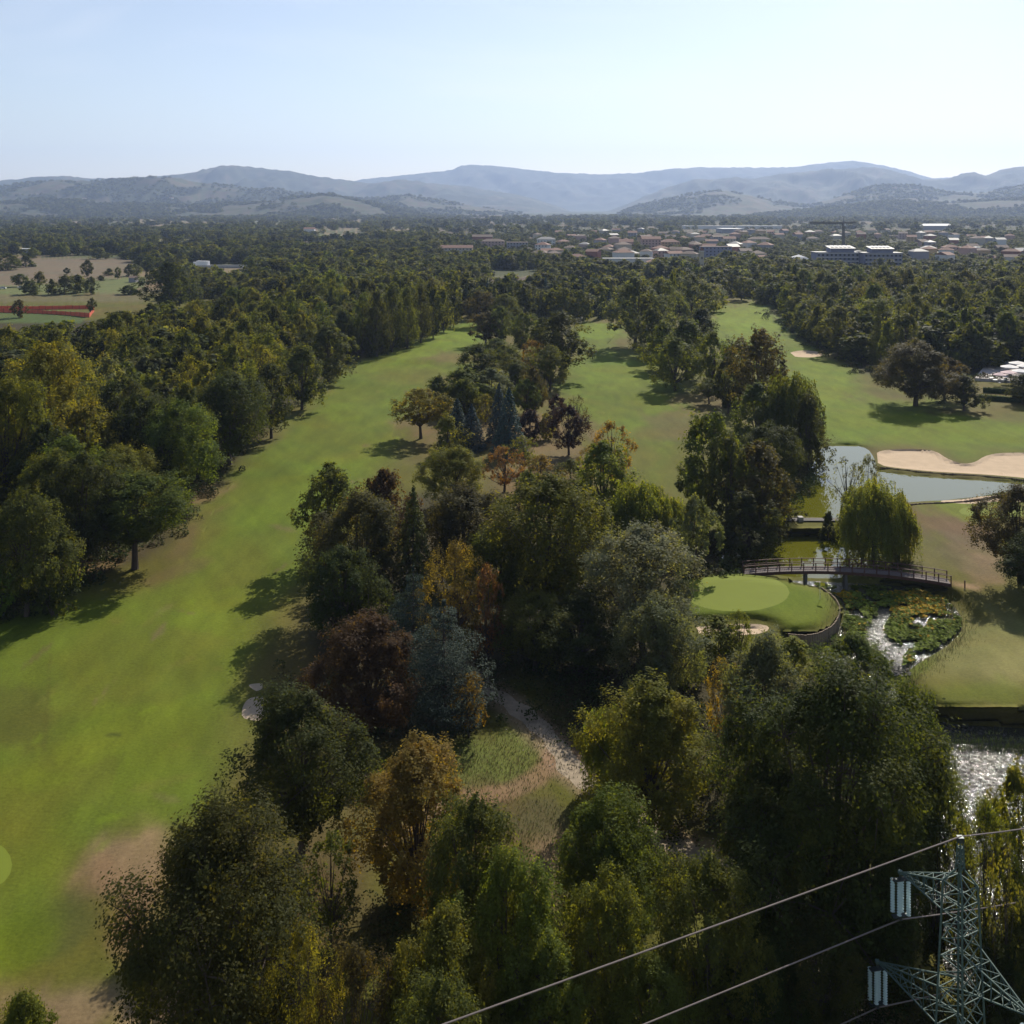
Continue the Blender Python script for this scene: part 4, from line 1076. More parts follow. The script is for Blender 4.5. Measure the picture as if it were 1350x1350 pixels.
for i, z0 in enumerate(lv_):
    h0 = half(z0)
    for k in range(4):
        a, b = CRN[k], CRN[(k + 1) % 4]
        if i % 2 == 0 or z0 > 12: member(loc(z0, a[0] * h0, a[1] * h0), loc(z0, b[0] * h0, b[1] * h0), .045, 'brace', pyl)
        if i < len(lv_) - 1:
            z1 = lv_[i + 1]; h1 = half(z1)
            member(loc(z0, a[0] * h0, a[1] * h0), loc(z1, b[0] * h1, b[1] * h1), .045, 'brace', pyl)
            if i % 4 == 1: member(loc(z0, b[0] * h0, b[1] * h0), loc(z1, a[0] * h1, a[1] * h1), .04, 'brace', pyl)
for z0, z1 in ((15.0, 15.4), (15.4, 15.8), (15.8, 16.2)):
    f = lambda z: .16 - (z - 15.0) * .04
    for k in range(4):
        a, b = CRN[k], CRN[(k + 1) % 4]
        member(loc(z1, a[0] * f(z1), a[1] * f(z1)), loc(z1, b[0] * f(z1), b[1] * f(z1)), .05, 'brace', pyl)
        member(loc(z0, a[0] * f(z0), a[1] * f(z0)), loc(z1, b[0] * f(z1), b[1] * f(z1)), .05, 'brace', pyl)
MB().box(tuple(loc(16.62, 0, 0)), (.3, .3, .28)).build('earth_wire_clamp', M_DARKSTEEL, pyl)
def arm(sign, L, zb, zt, ztip):
    m = MB(); h = half(zb); ht = half(zt)
    tip = loc(ztip, sign * L, 0)
    A = [loc(zb, sign * h, -h), loc(zb, sign * h, h), loc(zt, sign * ht, ht), loc(zt, sign * ht, -ht)]
    for a in A: m.bar(a, tip, .065)
    prev = A
    for t in (.22, .42, .60, .78):
        P = [a.lerp(tip, t) for a in A]
        for k in range(4): m.bar(P[k], P[(k + 1) % 4], .035)
        for k in range(4): m.bar(prev[k], P[(k + 1) % 4], .03)
        prev = P
    m.box(tuple(tip), (.22, .22, .16)); m.build('cross_arm', M_STEEL, pyl)
    return tip
arm(1, 4.0, 12.7, 14.3, 12.56); arm(1, 5.68, 6.6, 8.6, 6.43); arm(-1, 4.2, 9.4, 11.2, 10.2)
def glass_string(n):
    m = MB(); z = 0
    for i in range(n):
        z = -i * .15
        pr = [(0.02, z), (.09, z - .03), (.135, z - .07), (.04, z - .075), (.02, z - .15)]
        b = len(m.v)
        for r, zz in pr:
            for k in range(10): m.v.append((r * math.cos(k * .6283), r * math.sin(k * .6283), zz))
        for j in range(4):
            for k in range(10):
                k2 = (k + 1) % 10; m.f.append((b + j * 10 + k, b + (j + 1) * 10 + k, b + (j + 1) * 10 + k2, b + j * 10 + k2))
    return m.mesh('disc_string', M_GLASS)
gs = glass_string(13)
WIRE = []
for L, zt, sgn in ((4.0, 12.56, 1), (5.68, 6.43, 1), (4.2, 10.2, -1)):
    tip = loc(zt, sgn * L, 0)
    ins = MB(); ins.box(tuple(tip + Vector((0, 0, -.22))), (.10, .10, .34)); ins.box(tuple(tip + Vector((0, 0, -.40))), (.95, .32, .05), rz=R(12))
    io = ins.build('insulator_set', M_DARKSTEEL, pyl); yk = MB(); yk.box(tuple(tip + Vector((0, 0, -2.43))), (.95, .32, .05), rz=R(12)); yk.box(tuple(tip + Vector((0, 0, -2.56))), (.16, .16, .26)); yk.build('lower_yoke', M_DARKSTEEL, io)
    for q in range(4):
        s_ = put('disc_string', gs, io); s_.location = tip + Vector(((-.38 + .255 * q), (-.16 if q % 2 else .16), -.42 ))
    WIRE.append(tip + pg + Vector((0, 0, -2.66)))
WIRE.append(Vector((PX, PY, 16.76)))
for P, lab, sl_, sr in zip(WIRE, ('middle power line hung below the upper insulators of the pylon', 'lowest power line hung below the lower insulators of the pylon',
                          'power line hung on the short arm reaching out of the picture on the right', 'topmost wire running over the peak of the pylon'), (.018, .015, .018, .024), (-.225, -.2, -.2, -.2)):
    pts = []
    for t in (150, 120, 95, 75, 55, 40, 30, 22, 15, 9, 4): pts.append(P + LD * t + Vector((0, 0, sl_ * t)))
    pts.append(P)
    for t in (3, 7, 12, 20, 30, 45, 65, 90, 120): pts.append(P - LD * t + Vector((0, 0, sr * t + .0016 * t * t)))
    w = MB(); w.tube(pts, .040, 6); o = w.build('power_line', M_CABLE); tag(o, lab, 'cable', 'power lines')

# ------------------------------------------------------------------ footbridge
M_WOODR = simple('red_brown_bridge_timber', (0.085, 0.040, 0.032), 0.75, noise=.35, scale=4)
M_DECK = simple('weathered_grey_planks', (0.13, 0.105, 0.10), 0.85, noise=.3, scale=3)
M_CONC = simple('pale_concrete', (0.42, 0.40, 0.37), 0.9, noise=.3, scale=1.5)
M_DARKCONC = simple('dark_brown_concrete', (0.055, 0.048, 0.045), 0.8, noise=.4, scale=1.2)  # one even dark brown tone for the dam wall, coping and buttresses
b0, b1 = Vector(W(980, 755)), Vector(W(1251, 768))
bd = (b1 - b0); BL = bd.length; bd.normalize(); bn = Vector((-bd.y, bd.x, 0))
br = empty('footbridge', b0); tag(br, 'arched dark red timber footbridge with grey planks between the putting green and the right bank', 'bridge')
def bp(s, off, z): return bd * s + bn * off + Vector((0, 0, z + .15 + 0.95 * (1 - (2 * s / BL - 1) ** 2)))
for side in (-1, 1):
    n = 17; o_ = side * 1.0
    for i in range(n + 1):
        s = BL * i / n; m = MB(); m.bar(bp(s, o_, -.35), bp(s, o_, 1.12), .12); m.build('post', M_WOODR, br)
    for i in range(n):
        s0, s1 = BL * i / n, BL * (i + 1) / n
        for zz, ww in ((1.05, .13), (.58, .09)):
            m = MB(); m.bar(bp(s0, o_, zz), bp(s1, o_, zz), ww, .07); m.build('rail', M_WOODR, br)
    m = MB()
    for i in range(34): m.bar(bp(BL * i / 34, side * .85, -.22), bp(BL * (i + 1) / 34, side * .85, -.22), .2, .38)
    m.build('beam', M_WOODR, br)
plank = MB().box((0, 0, 0), (.20, 2.0, .05)).mesh('plank', M_DECK)
npk = 118
for i in range(npk):
    s = BL * (i + .5) / npk; d = bp(s + .05, 0, 0) - bp(s - .05, 0, 0)
    o = put('plank', plank, br); o.location = bp(s, 0, random.uniform(-.006, .006)); o.rotation_euler = (0, -math.asin(d.normalized().z), math.atan2(bd.y, bd.x))
for s in (8.2, 13.4):
    m = MB(); a = bp(s, 0, -.42); m.box((a.x, a.y, (a.z - 2.0) / 2), (.35, 1.7, a.z + 2.0), rz=math.atan2(bd.y, bd.x)); m.build('pier', simple('grey_concrete', (.10, .095, .09), .9), br)
for x, y, lab in ((1272, 775, 'short wooden post at the right end of the footbridge'), (1063, 836, 'short wooden post on the timber bank')):
    m = MB(); m.tube([(0, 0, -.1), (0, 0, .9)], .09, 8); m.tube([(0, 0, .9), (0, 0, .98)], [.11, .05], 8); o = m.build('wooden_post', M_WOODR); o.location = W(x, y, ground_z(*W(x, y)[:2])); tag(o, lab, 'post')

# dam between the ponds
d0, d1 = W(1018, 684), W(1118, 684)
dm = empty('dam', ((d0[0] + d1[0]) / 2, 163, 0)); tag(dm, 'low dark concrete dam between the upper and the lower pond', 'dam')
wd = d1[0] - d0[0]
MB().box((0, 0, -1.35), (wd, 1.0, 2.9)).build('wall', M_DARKCONC, dm)
MB().box((0, -.1, .16), (wd + .4, 1.5, .12)).build('coping', M_DARKCONC, dm)
MB().box((-1.9, -.4, .18), (.75, .9, 1.1)).build('sluice_box', M_CONC, dm)
for k in range(6): MB().box((-wd / 2 + .7 + k * (wd - 1.4) / 5, -.62, -1.2), (.28, .26, 2.4)).build('buttress', M_DARKCONC, dm)

# timber edging of the raised green and of the bunker
M_TIMB = simple('sun_bleached_timber', (0.20, 0.15, 0.105), 0.9, noise=.4, scale=3); M_TIMBD = simple('dark_timber', (0.10, 0.07, 0.06), .9, noise=.4, scale=3)
def along(pp, step):
    P = [Vector(W(x, y)) for x, y in smooth_poly(pp, 4, False)]; out = []; acc = 0
    for a, b in zip(P, P[1:]):
        L = (b - a).length
        while acc < L: out.append((a.lerp(b, acc / L), (b - a).normalized())); acc += step
        acc -= L
    return out
def palisade(name, pp, step, mat, z0, z1, wdt, label, cat):
    A = along(pp, step); root = empty(name, A[0][0]); tag(root, label, cat); g = MB().box((0, 0, (z0 + z1) / 2), (wdt, .14, z1 - z0)).mesh('timber', mat)
    for p, t in A:
        o = put('timber', g, root); o.location = p - A[0][0] + Vector((0, 0, random.uniform(-.06, .05))); o.rotation_euler = (0, 0, math.atan2(t.y, t.x) + random.uniform(-.06, .06))
palisade('retaining_wall', [(1084, 776), (1100, 788), (1107, 801), (1104, 816), (1092, 829), (1066, 838), (1040, 836)], .36, M_TIMB, -1.7, .10, .32, 'curved pale timber bank wall around the raised putting green', 'retaining wall')
palisade('bunker_edging', [(1158, 616), (1225, 623.5), (1290, 627.5), (1350, 633), (1400, 639)], .40, M_TIMBD, -.9, .16, .36, 'dark timber edging between the large sand bunker and the pond', 'edging')
palisade('pond_edging', [(1190, 667), (1215, 664), (1270, 661), (1330, 651)], .40, M_TIMBD, -.9, .10, .36, 'dark timber edging along the near shore of the pond', 'edging')

# flagstick
M_YEL = simple('yellow_cloth', (0.75, 0.62, 0.05), .8, noise=.05); M_WHITE = simple('white_paint', (0.78, 0.77, 0.74), .5, noise=.05)
def flag(x, y, mat, lab, h=2.1):
    p = W(x, y, .7); r_ = empty('flagstick', p); tag(r_, lab, 'golf flag')
    MB().tube([(0, 0, 0), (0, 0, h)], .025, 6).build('pole', M_WHITE, r_)
    m = MB(); m.poly([(0, 0, h), (.3, .03, h - .03), (.6, -.04, h - .02), (.6, -.04, h - .42), (.3, .03, h - .44), (0, 0, h - .42)], [(0, 1, 4, 5), (1, 2, 3, 4)]); m.build('flag', mat, r_)
flag(1081, 790, M_YEL, 'yellow flag on a thin pole at the right rim of the raised putting green')

# ------------------------------------------------------------------ lilies, reeds, stones
_ = 0
def attr_mat(name, trans=.35, rough=.75, spec=.08):
    m, nt, out = mat_new(name); N = nt.nodes.new; L = nt.links
    at = N('ShaderNodeAttribute'); at.attribute_name = 'tint'
    d = N('ShaderNodeBsdfPrincipled'); d.inputs['Roughness'].default_value = rough; d.inputs['Specular IOR Level'].default_value = spec
    t = N('ShaderNodeBsdfTranslucent'); L.new(at.outputs['Color'], d.inputs['Base Color']); L.new(at.outputs['Color'], t.inputs['Color'])
    mx = N('ShaderNodeMixShader'); mx.inputs[0].default_value = trans; L.new(d.outputs[0], mx.inputs[1]); L.new(t.outputs[0], mx.inputs[2]); L.new(mx.outputs[0], out.inputs['Surface'])
    return m
M_LILY = attr_mat('lily_leaf'); M_REED = attr_mat('reed_blade', .3, .7, .1)
def rand_in(poly, n, z, rng):
    xs = [p[0] for p in poly]; ys = [p[1] for p in poly]; x = rng.uniform(min(xs), max(xs), n * 3); y = rng.uniform(min(ys), max(ys), n * 3)
    k = inside(x, y, poly); x, y = x[k][:n], y[k][:n]; D = FP * (HC - z) / (y - YH); return x, y, (x - 675) * D / FP, D
rg = np.random.default_rng(5)
mp_ = smooth_poly([(1075, 771), (1130, 774), (1190, 777), (1235, 786), (1262, 808), (1266, 828), (1245, 848), (1205, 872), (1180, 885), (1155, 880), (1130, 866), (1095, 860), (1092, 846), (1110, 828), (1116, 800), (1100, 784)])
x, y, X, D = rand_in(mp_, 13000, -1.4, rg)
stream = np.exp(-(((x - (1158 + 8 * np.sin(y / 9.)) - (y - 800) * .10) / (10 + np.clip(y - 800, 0, 80) * .34)) ** 2)) * (y > 800)
cl = fbm(X / 1.8, D / 1.8, 3)
keep = (rg.random(len(x)) > stream * 1.25) & (cl > .40 + .12 * (y > 845)); x, y, X, D, cl = x[keep], y[keep], X[keep], D[keep], cl[keep]
n = len(x); r_ = rg.uniform(.14, .32, n); zz = -1.48 + rg.uniform(.03, .2, n) + cl * .35
nrm = np.stack([rg.normal(size=n) * .35, rg.normal(size=n) * .35 - .1, np.ones(n)], 1); nrm /= np.linalg.norm(nrm, axis=1, keepdims=True)
u = np.cross(nrm, [0, 1, 0]); u /= np.linalg.norm(u, axis=1, keepdims=True); v_ = np.cross(nrm, u)
ring = [np.stack([X, D, zz], 1) + (u * math.cos(a) + v_ * math.sin(a)) * (r_ * (1 + .12 * math.sin(3 * a)))[:, None] - nrm * .0 for a in np.linspace(0, 6.283, 7)[:-1]]
V = np.stack(ring, 1).reshape(-1, 3); F = np.arange(n * 6).reshape(n, 6)
yel = .6 * np.exp(-((x - 1212) / 28) ** 2 - ((y - 800) / 22) ** 2) + .7 * np.exp(-((x - 1110) / 12) ** 2 - ((y - 785) / 14) ** 2) + .25 * (fbm(X / 4, D / 4, 2) > .6)
c = np.tile(C(.12, .155, .018), (n, 1)) * rg.uniform(.5, 1.5, (n, 1)); q = (rg.random(n) < yel)[:, None]; c = np.where(q, C(.40, .26, .02) * rg.uniform(.6, 1.3, (n, 1)), c)
me = fast_mesh('water_lilies', V, F, M_LILY); set_attr(me, 'tint', np.repeat(c, 6, 0)); tag(put('water_lilies', me), 'green and yellow lily leaves covering the marsh below the footbridge', kind='stuff')

def blades(name, label, spots, colr, rng, h=(.25, .75), w=.028):
    n = len(spots); S = np.array(spots); hh = rng.uniform(*h, n); th = rng.random(n) * 6.28; ln = rng.normal(size=(n, 2)) * .25
    a = np.stack([np.cos(th) * w, np.sin(th) * w, np.zeros(n)], 1); top = S + np.stack([ln[:, 0] * hh, ln[:, 1] * hh, hh], 1)
    V = np.stack([S - a, S + a, top + a * .2, top - a * .2], 1).reshape(-1, 3); F = np.arange(n * 4).reshape(n, 4)
    me = fast_mesh(name, V, F, M_REED); c = np.array(colr)[rng.integers(0, len(colr), n)] * rng.uniform(.6, 1.3, (n, 1)); set_attr(me, 'tint', np.repeat(c, 4, 0))
    return tag(put(name, me), label, kind='stuff')
def margin(poly_line, n, spread, z, rng, closed=False):
    P = [W(*p) for p in smooth_poly(poly_line, 5, closed)]; i = rng.integers(0, len(P), n); out = []
    for k in i:
        p = P[k]; x_, y_ = p[0] + rng.normal() * spread, p[1] + rng.normal() * spread; out.append((x_, y_, 0))
    A = np.array(out); X_, D_ = A[:, 0], A[:, 1]
    # ground level from the terrain vertices nearby
    gx, gy = 675 + FP * X_ / D_, YH + FP * HC / D_
    for j in range(len(A)):
        near_ = (np.abs(px - gx[j]) < 7) & (np.abs(py - gy[j]) < 6)
        ii = np.nonzero(near_)[0]
        A[j, 2] = Z[ii[np.argmin((px[ii] - gx[j]) ** 2 + (py[ii] - gy[j]) ** 2)]] if len(ii) else z
    return A
RC = [(.16, .14, .06), (.10, .12, .035), (.20, .16, .08), (.07, .10, .03)]
blades('reeds', 'tufts of brownish reeds along the marsh banks', np.vstack([margin([(1262, 805), (1268, 828), (1250, 850), (1215, 874), (1192, 890)], 1500, .9, -1, rg), margin([(1108, 795), (1118, 815), (1100, 838), (1075, 850), (1040, 855)], 1500, 1.1, -1, rg),
       margin([(1232, 780), (1258, 797)], 500, 1.0, -1, rg)]), RC, rg)
blades('rough_grass', 'long dry grass on the knolls beside the gravel path', np.vstack([margin([(620, 985), (680, 975), (715, 1000), (690, 1030), (600, 1020)], 3600, 3.0, 0, rg), margin([(660, 1120), (720, 1090), (750, 1140), (700, 1200)], 2200, 2.4, 0, rg),
       margin([(510, 1040), (580, 1010), (640, 1010)], 900, 2.0, 0, rg)]), [(.13, .13, .05), (.17, .13, .07), (.09, .12, .03)], rg, (.10, .28), .03)
blades('river_bank_grass', 'dark grass hanging over the river bank', margin([(1205, 940), (1240, 950), (1300, 953), (1360, 957), (1450, 966)], 2200, .5, -1, rg), [(.06, .09, .02), (.08, .09, .03)], rg, (.2, .6))
def stones(name, label, spots, size, mat, rng):
    n = len(spots); base = np.array([(1, 0, 0), (.3, .9, 0), (-.8, .6, 0), (-.8, -.6, 0), (.3, -.9, 0), (.1, 0, .7)]); fc = np.array([(0, 1, 5), (1, 2, 5), (2, 3, 5), (3, 4, 5), (4, 0, 5)])
    V = []; F = []
    for i in range(n):
        s = rng.uniform(*size); th = rng.random() * 6.28; ca, sa = math.cos(th), math.sin(th); b = base * s * rng.uniform(.7, 1.3, (6, 3))
        V.append(np.stack([b[:, 0] * ca - b[:, 1] * sa, b[:, 0] * sa + b[:, 1] * ca, b[:, 2] * .6 - .05], 1) + spots[i]); F.append(fc + 6 * i)
    me = fast_mesh(name, np.vstack(V), np.vstack(F), mat); return tag(put(name, me), label, kind='stuff')
M_STONE = simple('wet_dark_stone', (0.075, 0.065, 0.055), .6, noise=.5, scale=2)
def river_spots(poly, n, z, rng, thr):
    x, y, X, D = rand_in(poly, n, z, rng); k = fbm(X / 2.2, D / 2.2, 3) > thr; return np.stack([X, D, np.full(len(X), z)], 1)[k]
stones('river_stones', 'dark wet stones breaking the surface of the glittering river', river_spots(smooth_poly([(1200, 945), (1350, 962), (1420, 975), (1500, 1500), (1330, 1420), (1230, 1250), (1190, 1100)]), 11000, -2.4, rg, .42), (.08, .34), M_STONE, rg)
stones('stream_stones', 'small dark stones in the glittering marsh stream', river_spots(smooth_poly([(1130, 800), (1170, 800), (1200, 880), (1190, 890), (1140, 885), (1090, 870)]), 1800, -1.5, rg, .38), (.07, .22), M_STONE, rg)
stones('path_stones', 'pale stones scattered along the gravel path', np.array([(p.x + random.gauss(0, 1.2), p.y + random.gauss(0, 1.2), .02) for p, t in along(PATH_L, .05)])[:, :], (.03, .10), M_GRAVEL, rg)

# ------------------------------------------------------------------ café terrace on the right, hedges
M_HEDGE = simple('clipped_hedge', (0.030, 0.050, 0.018), .95, noise=.7, scale=3, bump=1.0, spec=.05)
M_PAVE = simple('pale_paving', (0.42, 0.38, 0.36), .9, noise=.2, scale=1)
M_CANVAS = simple('white_canvas', (0.74, 0.71, 0.70), .8, noise=.05); M_PINK = simple('pinkish_canvas', (0.60, 0.44, 0.44), .8, noise=.1)
M_GREY = simple('grey_roofing', (0.22, 0.21, 0.21), .6, noise=.2, scale=.5)
a, b, c_, d_ = W(1285, 502), W(1420, 508), W(1420, 468), W(1312, 468)
m = MB(); m.poly([(p[0], p[1], .76) for p in (a, b, c_, d_)] + [(p[0], p[1], -1) for p in (a, b, c_, d_)], [(0, 1, 2, 3), (4, 5, 1, 0), (5, 6, 2, 1), (6, 7, 3, 2), (7, 4, 0, 3)]); tag(m.build('terrace', M_PAVE), kind='structure')
def parasol(x, y, w, mat, lab):
    p = W(x, y, .76); r_ = empty('parasol', p, random.random()); tag(r_, lab, 'parasol', 'parasols on the terrace')
    MB().tube([(0, 0, 0), (0, 0, 2.9)], .04, 6).build('pole', M_WHITE, r_); MB().box((0, 0, .05), (.6, .6, .1)).build('base', M_GREY, r_)
    m = MB(); n = 8; pts = [(0, 0, 3.0)] + [(w / 2 * math.cos(k * 6.283 / n), w / 2 * math.sin(k * 6.283 / n), 2.35) for k in range(n)] + [(w / 2 * math.cos(k * 6.283 / n), w / 2 * math.sin(k * 6.283 / n), 2.15) for k in range(n)]
    m.poly(pts, [(0, 1 + k, 1 + (k + 1) % n) for k in range(n)] + [(1 + k, 1 + n + k, 1 + n + (k + 1) % n, 1 + (k + 1) % n) for k in range(n)]); m.build('canopy', mat, r_)
for x, y, w, mt, lab in ((1331, 494, 5.2, M_CANVAS, 'white parasol nearest to the dark tree on the terrace'), (1342, 489, 5.4, M_CANVAS, 'white parasol at the back of the terrace near the pavilion'), (1330, 502, 4.6, M_PINK, 'pinkish parasol at the front of the terrace'),
                         (1345, 500, 4.6, M_CANVAS, 'white parasol at the front of the terrace by the right edge'), (1318, 505, 3.6, M_PINK, 'small pinkish parasol at the left end of the terrace'), (1352, 493, 5.0, M_CANVAS, 'white parasol cut by the right edge')):
    parasol(x, y, w, mt, lab)
def table(x, y, lab):
    p = W(x, y, .76); r_ = empty('terrace_table', p); tag(r_, lab, 'table', 'tables on the terrace')
    MB().tube([(0, 0, 0), (0, 0, .72)], .04, 6).build('leg', M_WHITE, r_); MB().box((0, 0, .74), (1.1, 1.1, .05)).build('table_top', M_WHITE, r_)
for (x, y), l_ in zip(((1307, 501), (1312, 504), (1323, 504), (1337, 505), (1346, 506)), ('leftmost', 'second from the left', 'middle one', 'fourth from the left', 'rightmost')): table(x, y, 'small white terrace table, %s of the five' % l_)
M_TREE_HEDGE = M_LEAF
def hedge(x0, y0, x1, y1, h, t, lab, seed):
    A, B_ = Vector(W(x0, y0)), Vector(W(x1, y1)); d = B_ - A; L = d.length; rng = np.random.default_rng(seed)
    o = empty('hedge', A, math.atan2(d.y, d.x)); tag(o, lab, 'hedge')
    n = int(L * 90); P = np.stack([rng.uniform(0, L, n), rng.uniform(-t / 2, t / 2, n), rng.uniform(.05, h, n)], 1); P[:, 2] *= .93 + .12 * fbm(P[:, 0] / 1.5, P[:, 1], 2)
    q = leaf_quads(P, np.tile((0, -.2, .8), (n, 1)), .14, rng); me = fast_mesh('foliage', q.reshape(-1, 3), np.arange(n * 4).reshape(n, 4), M_LEAF)
    set_attr(me, 'cv', np.repeat(rng.random(n) * .6, 4), 'FLOAT'); set_attr(me, 'lv', np.repeat(rng.random(n), 4), 'FLOAT'); c = put('foliage', me, o); c.color = (*PAL['dk'], 1)
    MB().box((L / 2, 0, h * .42), (L, t * .6, h * .84)).build('stems', M_HEDGE, o)
hedge(1296, 517, 1400, 523, 1.5, 1.6, 'clipped dark hedge in front of the terrace', 1); hedge(1290, 527, 1400, 536, 1.6, 1.8, 'second clipped dark hedge parallel to and in front of the first', 2)
# undergrowth along the foot of the woods
def undergrowth(name, lab, line, n, spread, colr, hgt, leaf, rng):
    P = [Vector(W(*p)) for p in smooth_poly(line, 6, False)]; cl = []
    for i in range(n // 60):
        p = P[rng.integers(0, len(P))]; cx0, cy0 = p.x + rng.normal() * spread, p.y + rng.normal() * spread; r = rng.uniform(.6, 1.7); h = hgt * rng.uniform(.5, 1.2)
        q = sphere(60, rng); q[:, 2] = np.abs(q[:, 2]); q = q * (np.array([r, r, h])) * rng.uniform(.75, 1.05, (60, 1)); q += (cx0, cy0, 0); cl.append(q)
    c = np.vstack(cl); q = leaf_quads(c, np.tile((0, 0, .8), (len(c), 1)), leaf, rng)
    me = fast_mesh(name, q.reshape(-1, 3), np.arange(len(c) * 4).reshape(-1, 4), M_REED); t = np.array(colr)[rng.integers(0, len(colr), len(cl))]; t = np.repeat(t, 60, 0) * rng.uniform(.6, 1.3, (len(c), 1))
    set_attr(me, 'tint', np.repeat(t, 4, 0)); tag(put(name, me), lab, kind='stuff')
UG = [(.040, .060, .014), (.060, .072, .018), (.065, .058, .022)]
undergrowth('undergrowth', 'dark undergrowth along the foot of the left woodland', [(-20, 812), (40, 795), (90, 770), (130, 735), (215, 690), (255, 655), (285, 615), (345, 572), (398, 525), (450, 482), (520, 458), (598, 424)], 26000, 2.2, UG, 1.5, .20, rg)
undergrowth('undergrowth', 'dark undergrowth along the foot of the wood by the right fairway', [(1018, 412), (1062, 448), (1110, 474), (1150, 494), (1200, 500), (1300, 500), (1400, 505)], 14000, 3.0, UG, 1.5, .26, rg)
undergrowth('undergrowth', 'dark undergrowth beneath the trees around the gravel path', [(420, 900), (520, 960), (640, 900), (720, 900), (800, 960), (760, 860), (880, 930), (960, 1000), (900, 1080)], 22000, 3.2, UG, 1.0, .13, rg)
undergrowth('undergrowth', 'tangled undergrowth on the slope at the bottom of the wood', [(450, 1260), (560, 1250), (700, 1290), (850, 1300), (960, 1330), (1080, 1400), (1180, 1330), (1120, 1250), (1240, 1450), (900, 1450), (600, 1400)], 52000, 3.0, UG + [(.08, .07, .02)], 1.4, .11, rg)
undergrowth('undergrowth', 'bushy undergrowth on the bank left of the ponds', [(890, 700), (930, 715), (985, 712), (1020, 700), (1020, 660), (1050, 640), (1070, 615), (960, 745), (900, 755)], 14000, 1.6, UG, 1.2, .18, rg)
# ------------------------------------------------------------------ buildings
M_WIN = simple('dark_window', (0.03, 0.035, 0.045), .15, noise=.05, spec=.6)
def wallm(n, c): return simple(n, c, .9, noise=.08, scale=.2)
WALLS = {'cream': wallm('cream_plaster', (.46, .40, .31)), 'white': wallm('white_plaster', (.62, .60, .57)), 'pink': wallm('pink_plaster', (.42, .28, .24)), 'ochre': wallm('ochre_plaster', (.42, .29, .15)),
         'grey': wallm('grey_plaster', (.27, .26, .28)), 'lilac': wallm('lilac_grey_facade', (.19, .20, .28)), 'brick': wallm('red_brick_wall', (.26, .11, .08)), 'stone': wallm('stone_wall', (.24, .21, .18))}
ROOFS = {'red': simple('red_tiles', (.20, .105, .075), .85, noise=.3, scale=.8), 'brown': simple('brown_tiles', (.15, .105, .08), .85, noise=.3, scale=.8), 'grey': simple('grey_roof', (.15, .145, .145), .6, noise=.2, scale=.5),
         'white': simple('white_sheet_roof', (.50, .50, .50), .7, noise=.08, scale=.2, spec=.3)}
BLD = [(1053, 356, 40), (1101, 354, 62), (1160, 355, 56), (925, 372, 6), (285, 366, 84)]
def house(x, yb, wpx, h, roof, wc, rc, label, depth=None, rz=0.0, name='house', cat='house', windows=False, group=None, chim=False, rh=None):
    BLD.append((x, yb, wpx)); p = W(x, yb); s = FP / p[1]; w = wpx / s; d = depth or min(w * .8, 11)
    o = empty(name, p, rz); tag(o, label, cat, group)
    MB().box((0, 0, h / 2 - .3), (w, d, h + .6)).build('wall', WALLS[wc], o)
    e = .5; W2, D2 = w / 2 + e, d / 2 + e; rh = rh or min(w, d) * .24
    m = MB()
    if roof == 'gable': m.poly([(-W2, -D2, h), (W2, -D2, h), (W2, D2, h), (-W2, D2, h), (-W2, 0, h + rh), (W2, 0, h + rh)], [(0, 1, 5, 4), (2, 3, 4, 5), (0, 4, 3), (1, 2, 5), (3, 2, 1, 0)])
    elif roof == 'hip':
        k = max(0.0, W2 - D2); m.poly([(-W2, -D2, h), (W2, -D2, h), (W2, D2, h), (-W2, D2, h), (-k, 0, h + rh), (k, 0, h + rh)], [(0, 1, 5, 4), (2, 3, 4, 5), (0, 4, 3), (1, 2, 5), (3, 2, 1, 0)])
    else:
        m.box((0, 0, h + .2), (w + .5, d + .5, .4))
    ro = m.build('roof', ROOFS[rc], o)
    if chim: MB().box((w * .22, d * .1, h + rh + .1), (.7, .7, 1.5)).build('chimney', WALLS['brick'], ro)
    if windows:
        nf = max(1, int(h / 3)); nw = max(2, int(w / 3.4)); g = MB().box((0, 0, 0), (1.1, .12, 1.4)).mesh('window', M_WIN)
        for f in range(nf):
            for k in range(nw):
                q = put('window', g, o); q.location = (-w / 2 + (k + .5) * w / nw, -d / 2 - .05, 1.7 + f * 3)
    return o
H = house
# named ones
H(828, 354, 66, 8.0, 'flat', 'white', 'grey', 'long white modern block with dark windows in the middle of the town', 12, name='apartment_block', cat='apartment block', windows=True)
H(866, 356, 26, 6.5, 'hip', 'cream', 'red', 'cream house with red roof touching the long white modern block', 11, windows=True)
H(858, 330, 25, 13, 'gable', 'pink', 'red', 'tall pink block with a red ridge above the long white block', 12, name='apartment_block', cat='apartment block', windows=True)
H(883, 329, 24, 9, 'hip', 'ochre', 'red', 'ochre building with hipped red roof right of the tall pink block', 14, windows=True)
H(943, 342, 40, 12, 'flat', 'lilac', 'brown', 'wide lilac grey block behind the pink roofed house', 12, name='apartment_block', cat='apartment block', windows=True)
H(946, 357, 32, 6, 'hip', 'brick', 'red', 'red brick house with wide hipped red roof below the wide lilac grey block', 13, windows=True)
H(1001, 322, 28, 7, 'hip', 'cream', 'brown', 'cream house with brown hipped roof in the upper town', 12)
H(720, 326, 24, 10, 'hip', 'white', 'grey', 'white villa with grey roof at the left of the town', 12, windows=True)
H(600, 334, 46, 6, 'gable', 'cream', 'red', 'long low cream farmhouse with red roof at the left end of the town', 12, windows=True)
H(650, 328, 30, 9, 'hip', 'pink', 'brown', 'pinkish block with brown roof right of the long low cream farmhouse', 12, windows=True)
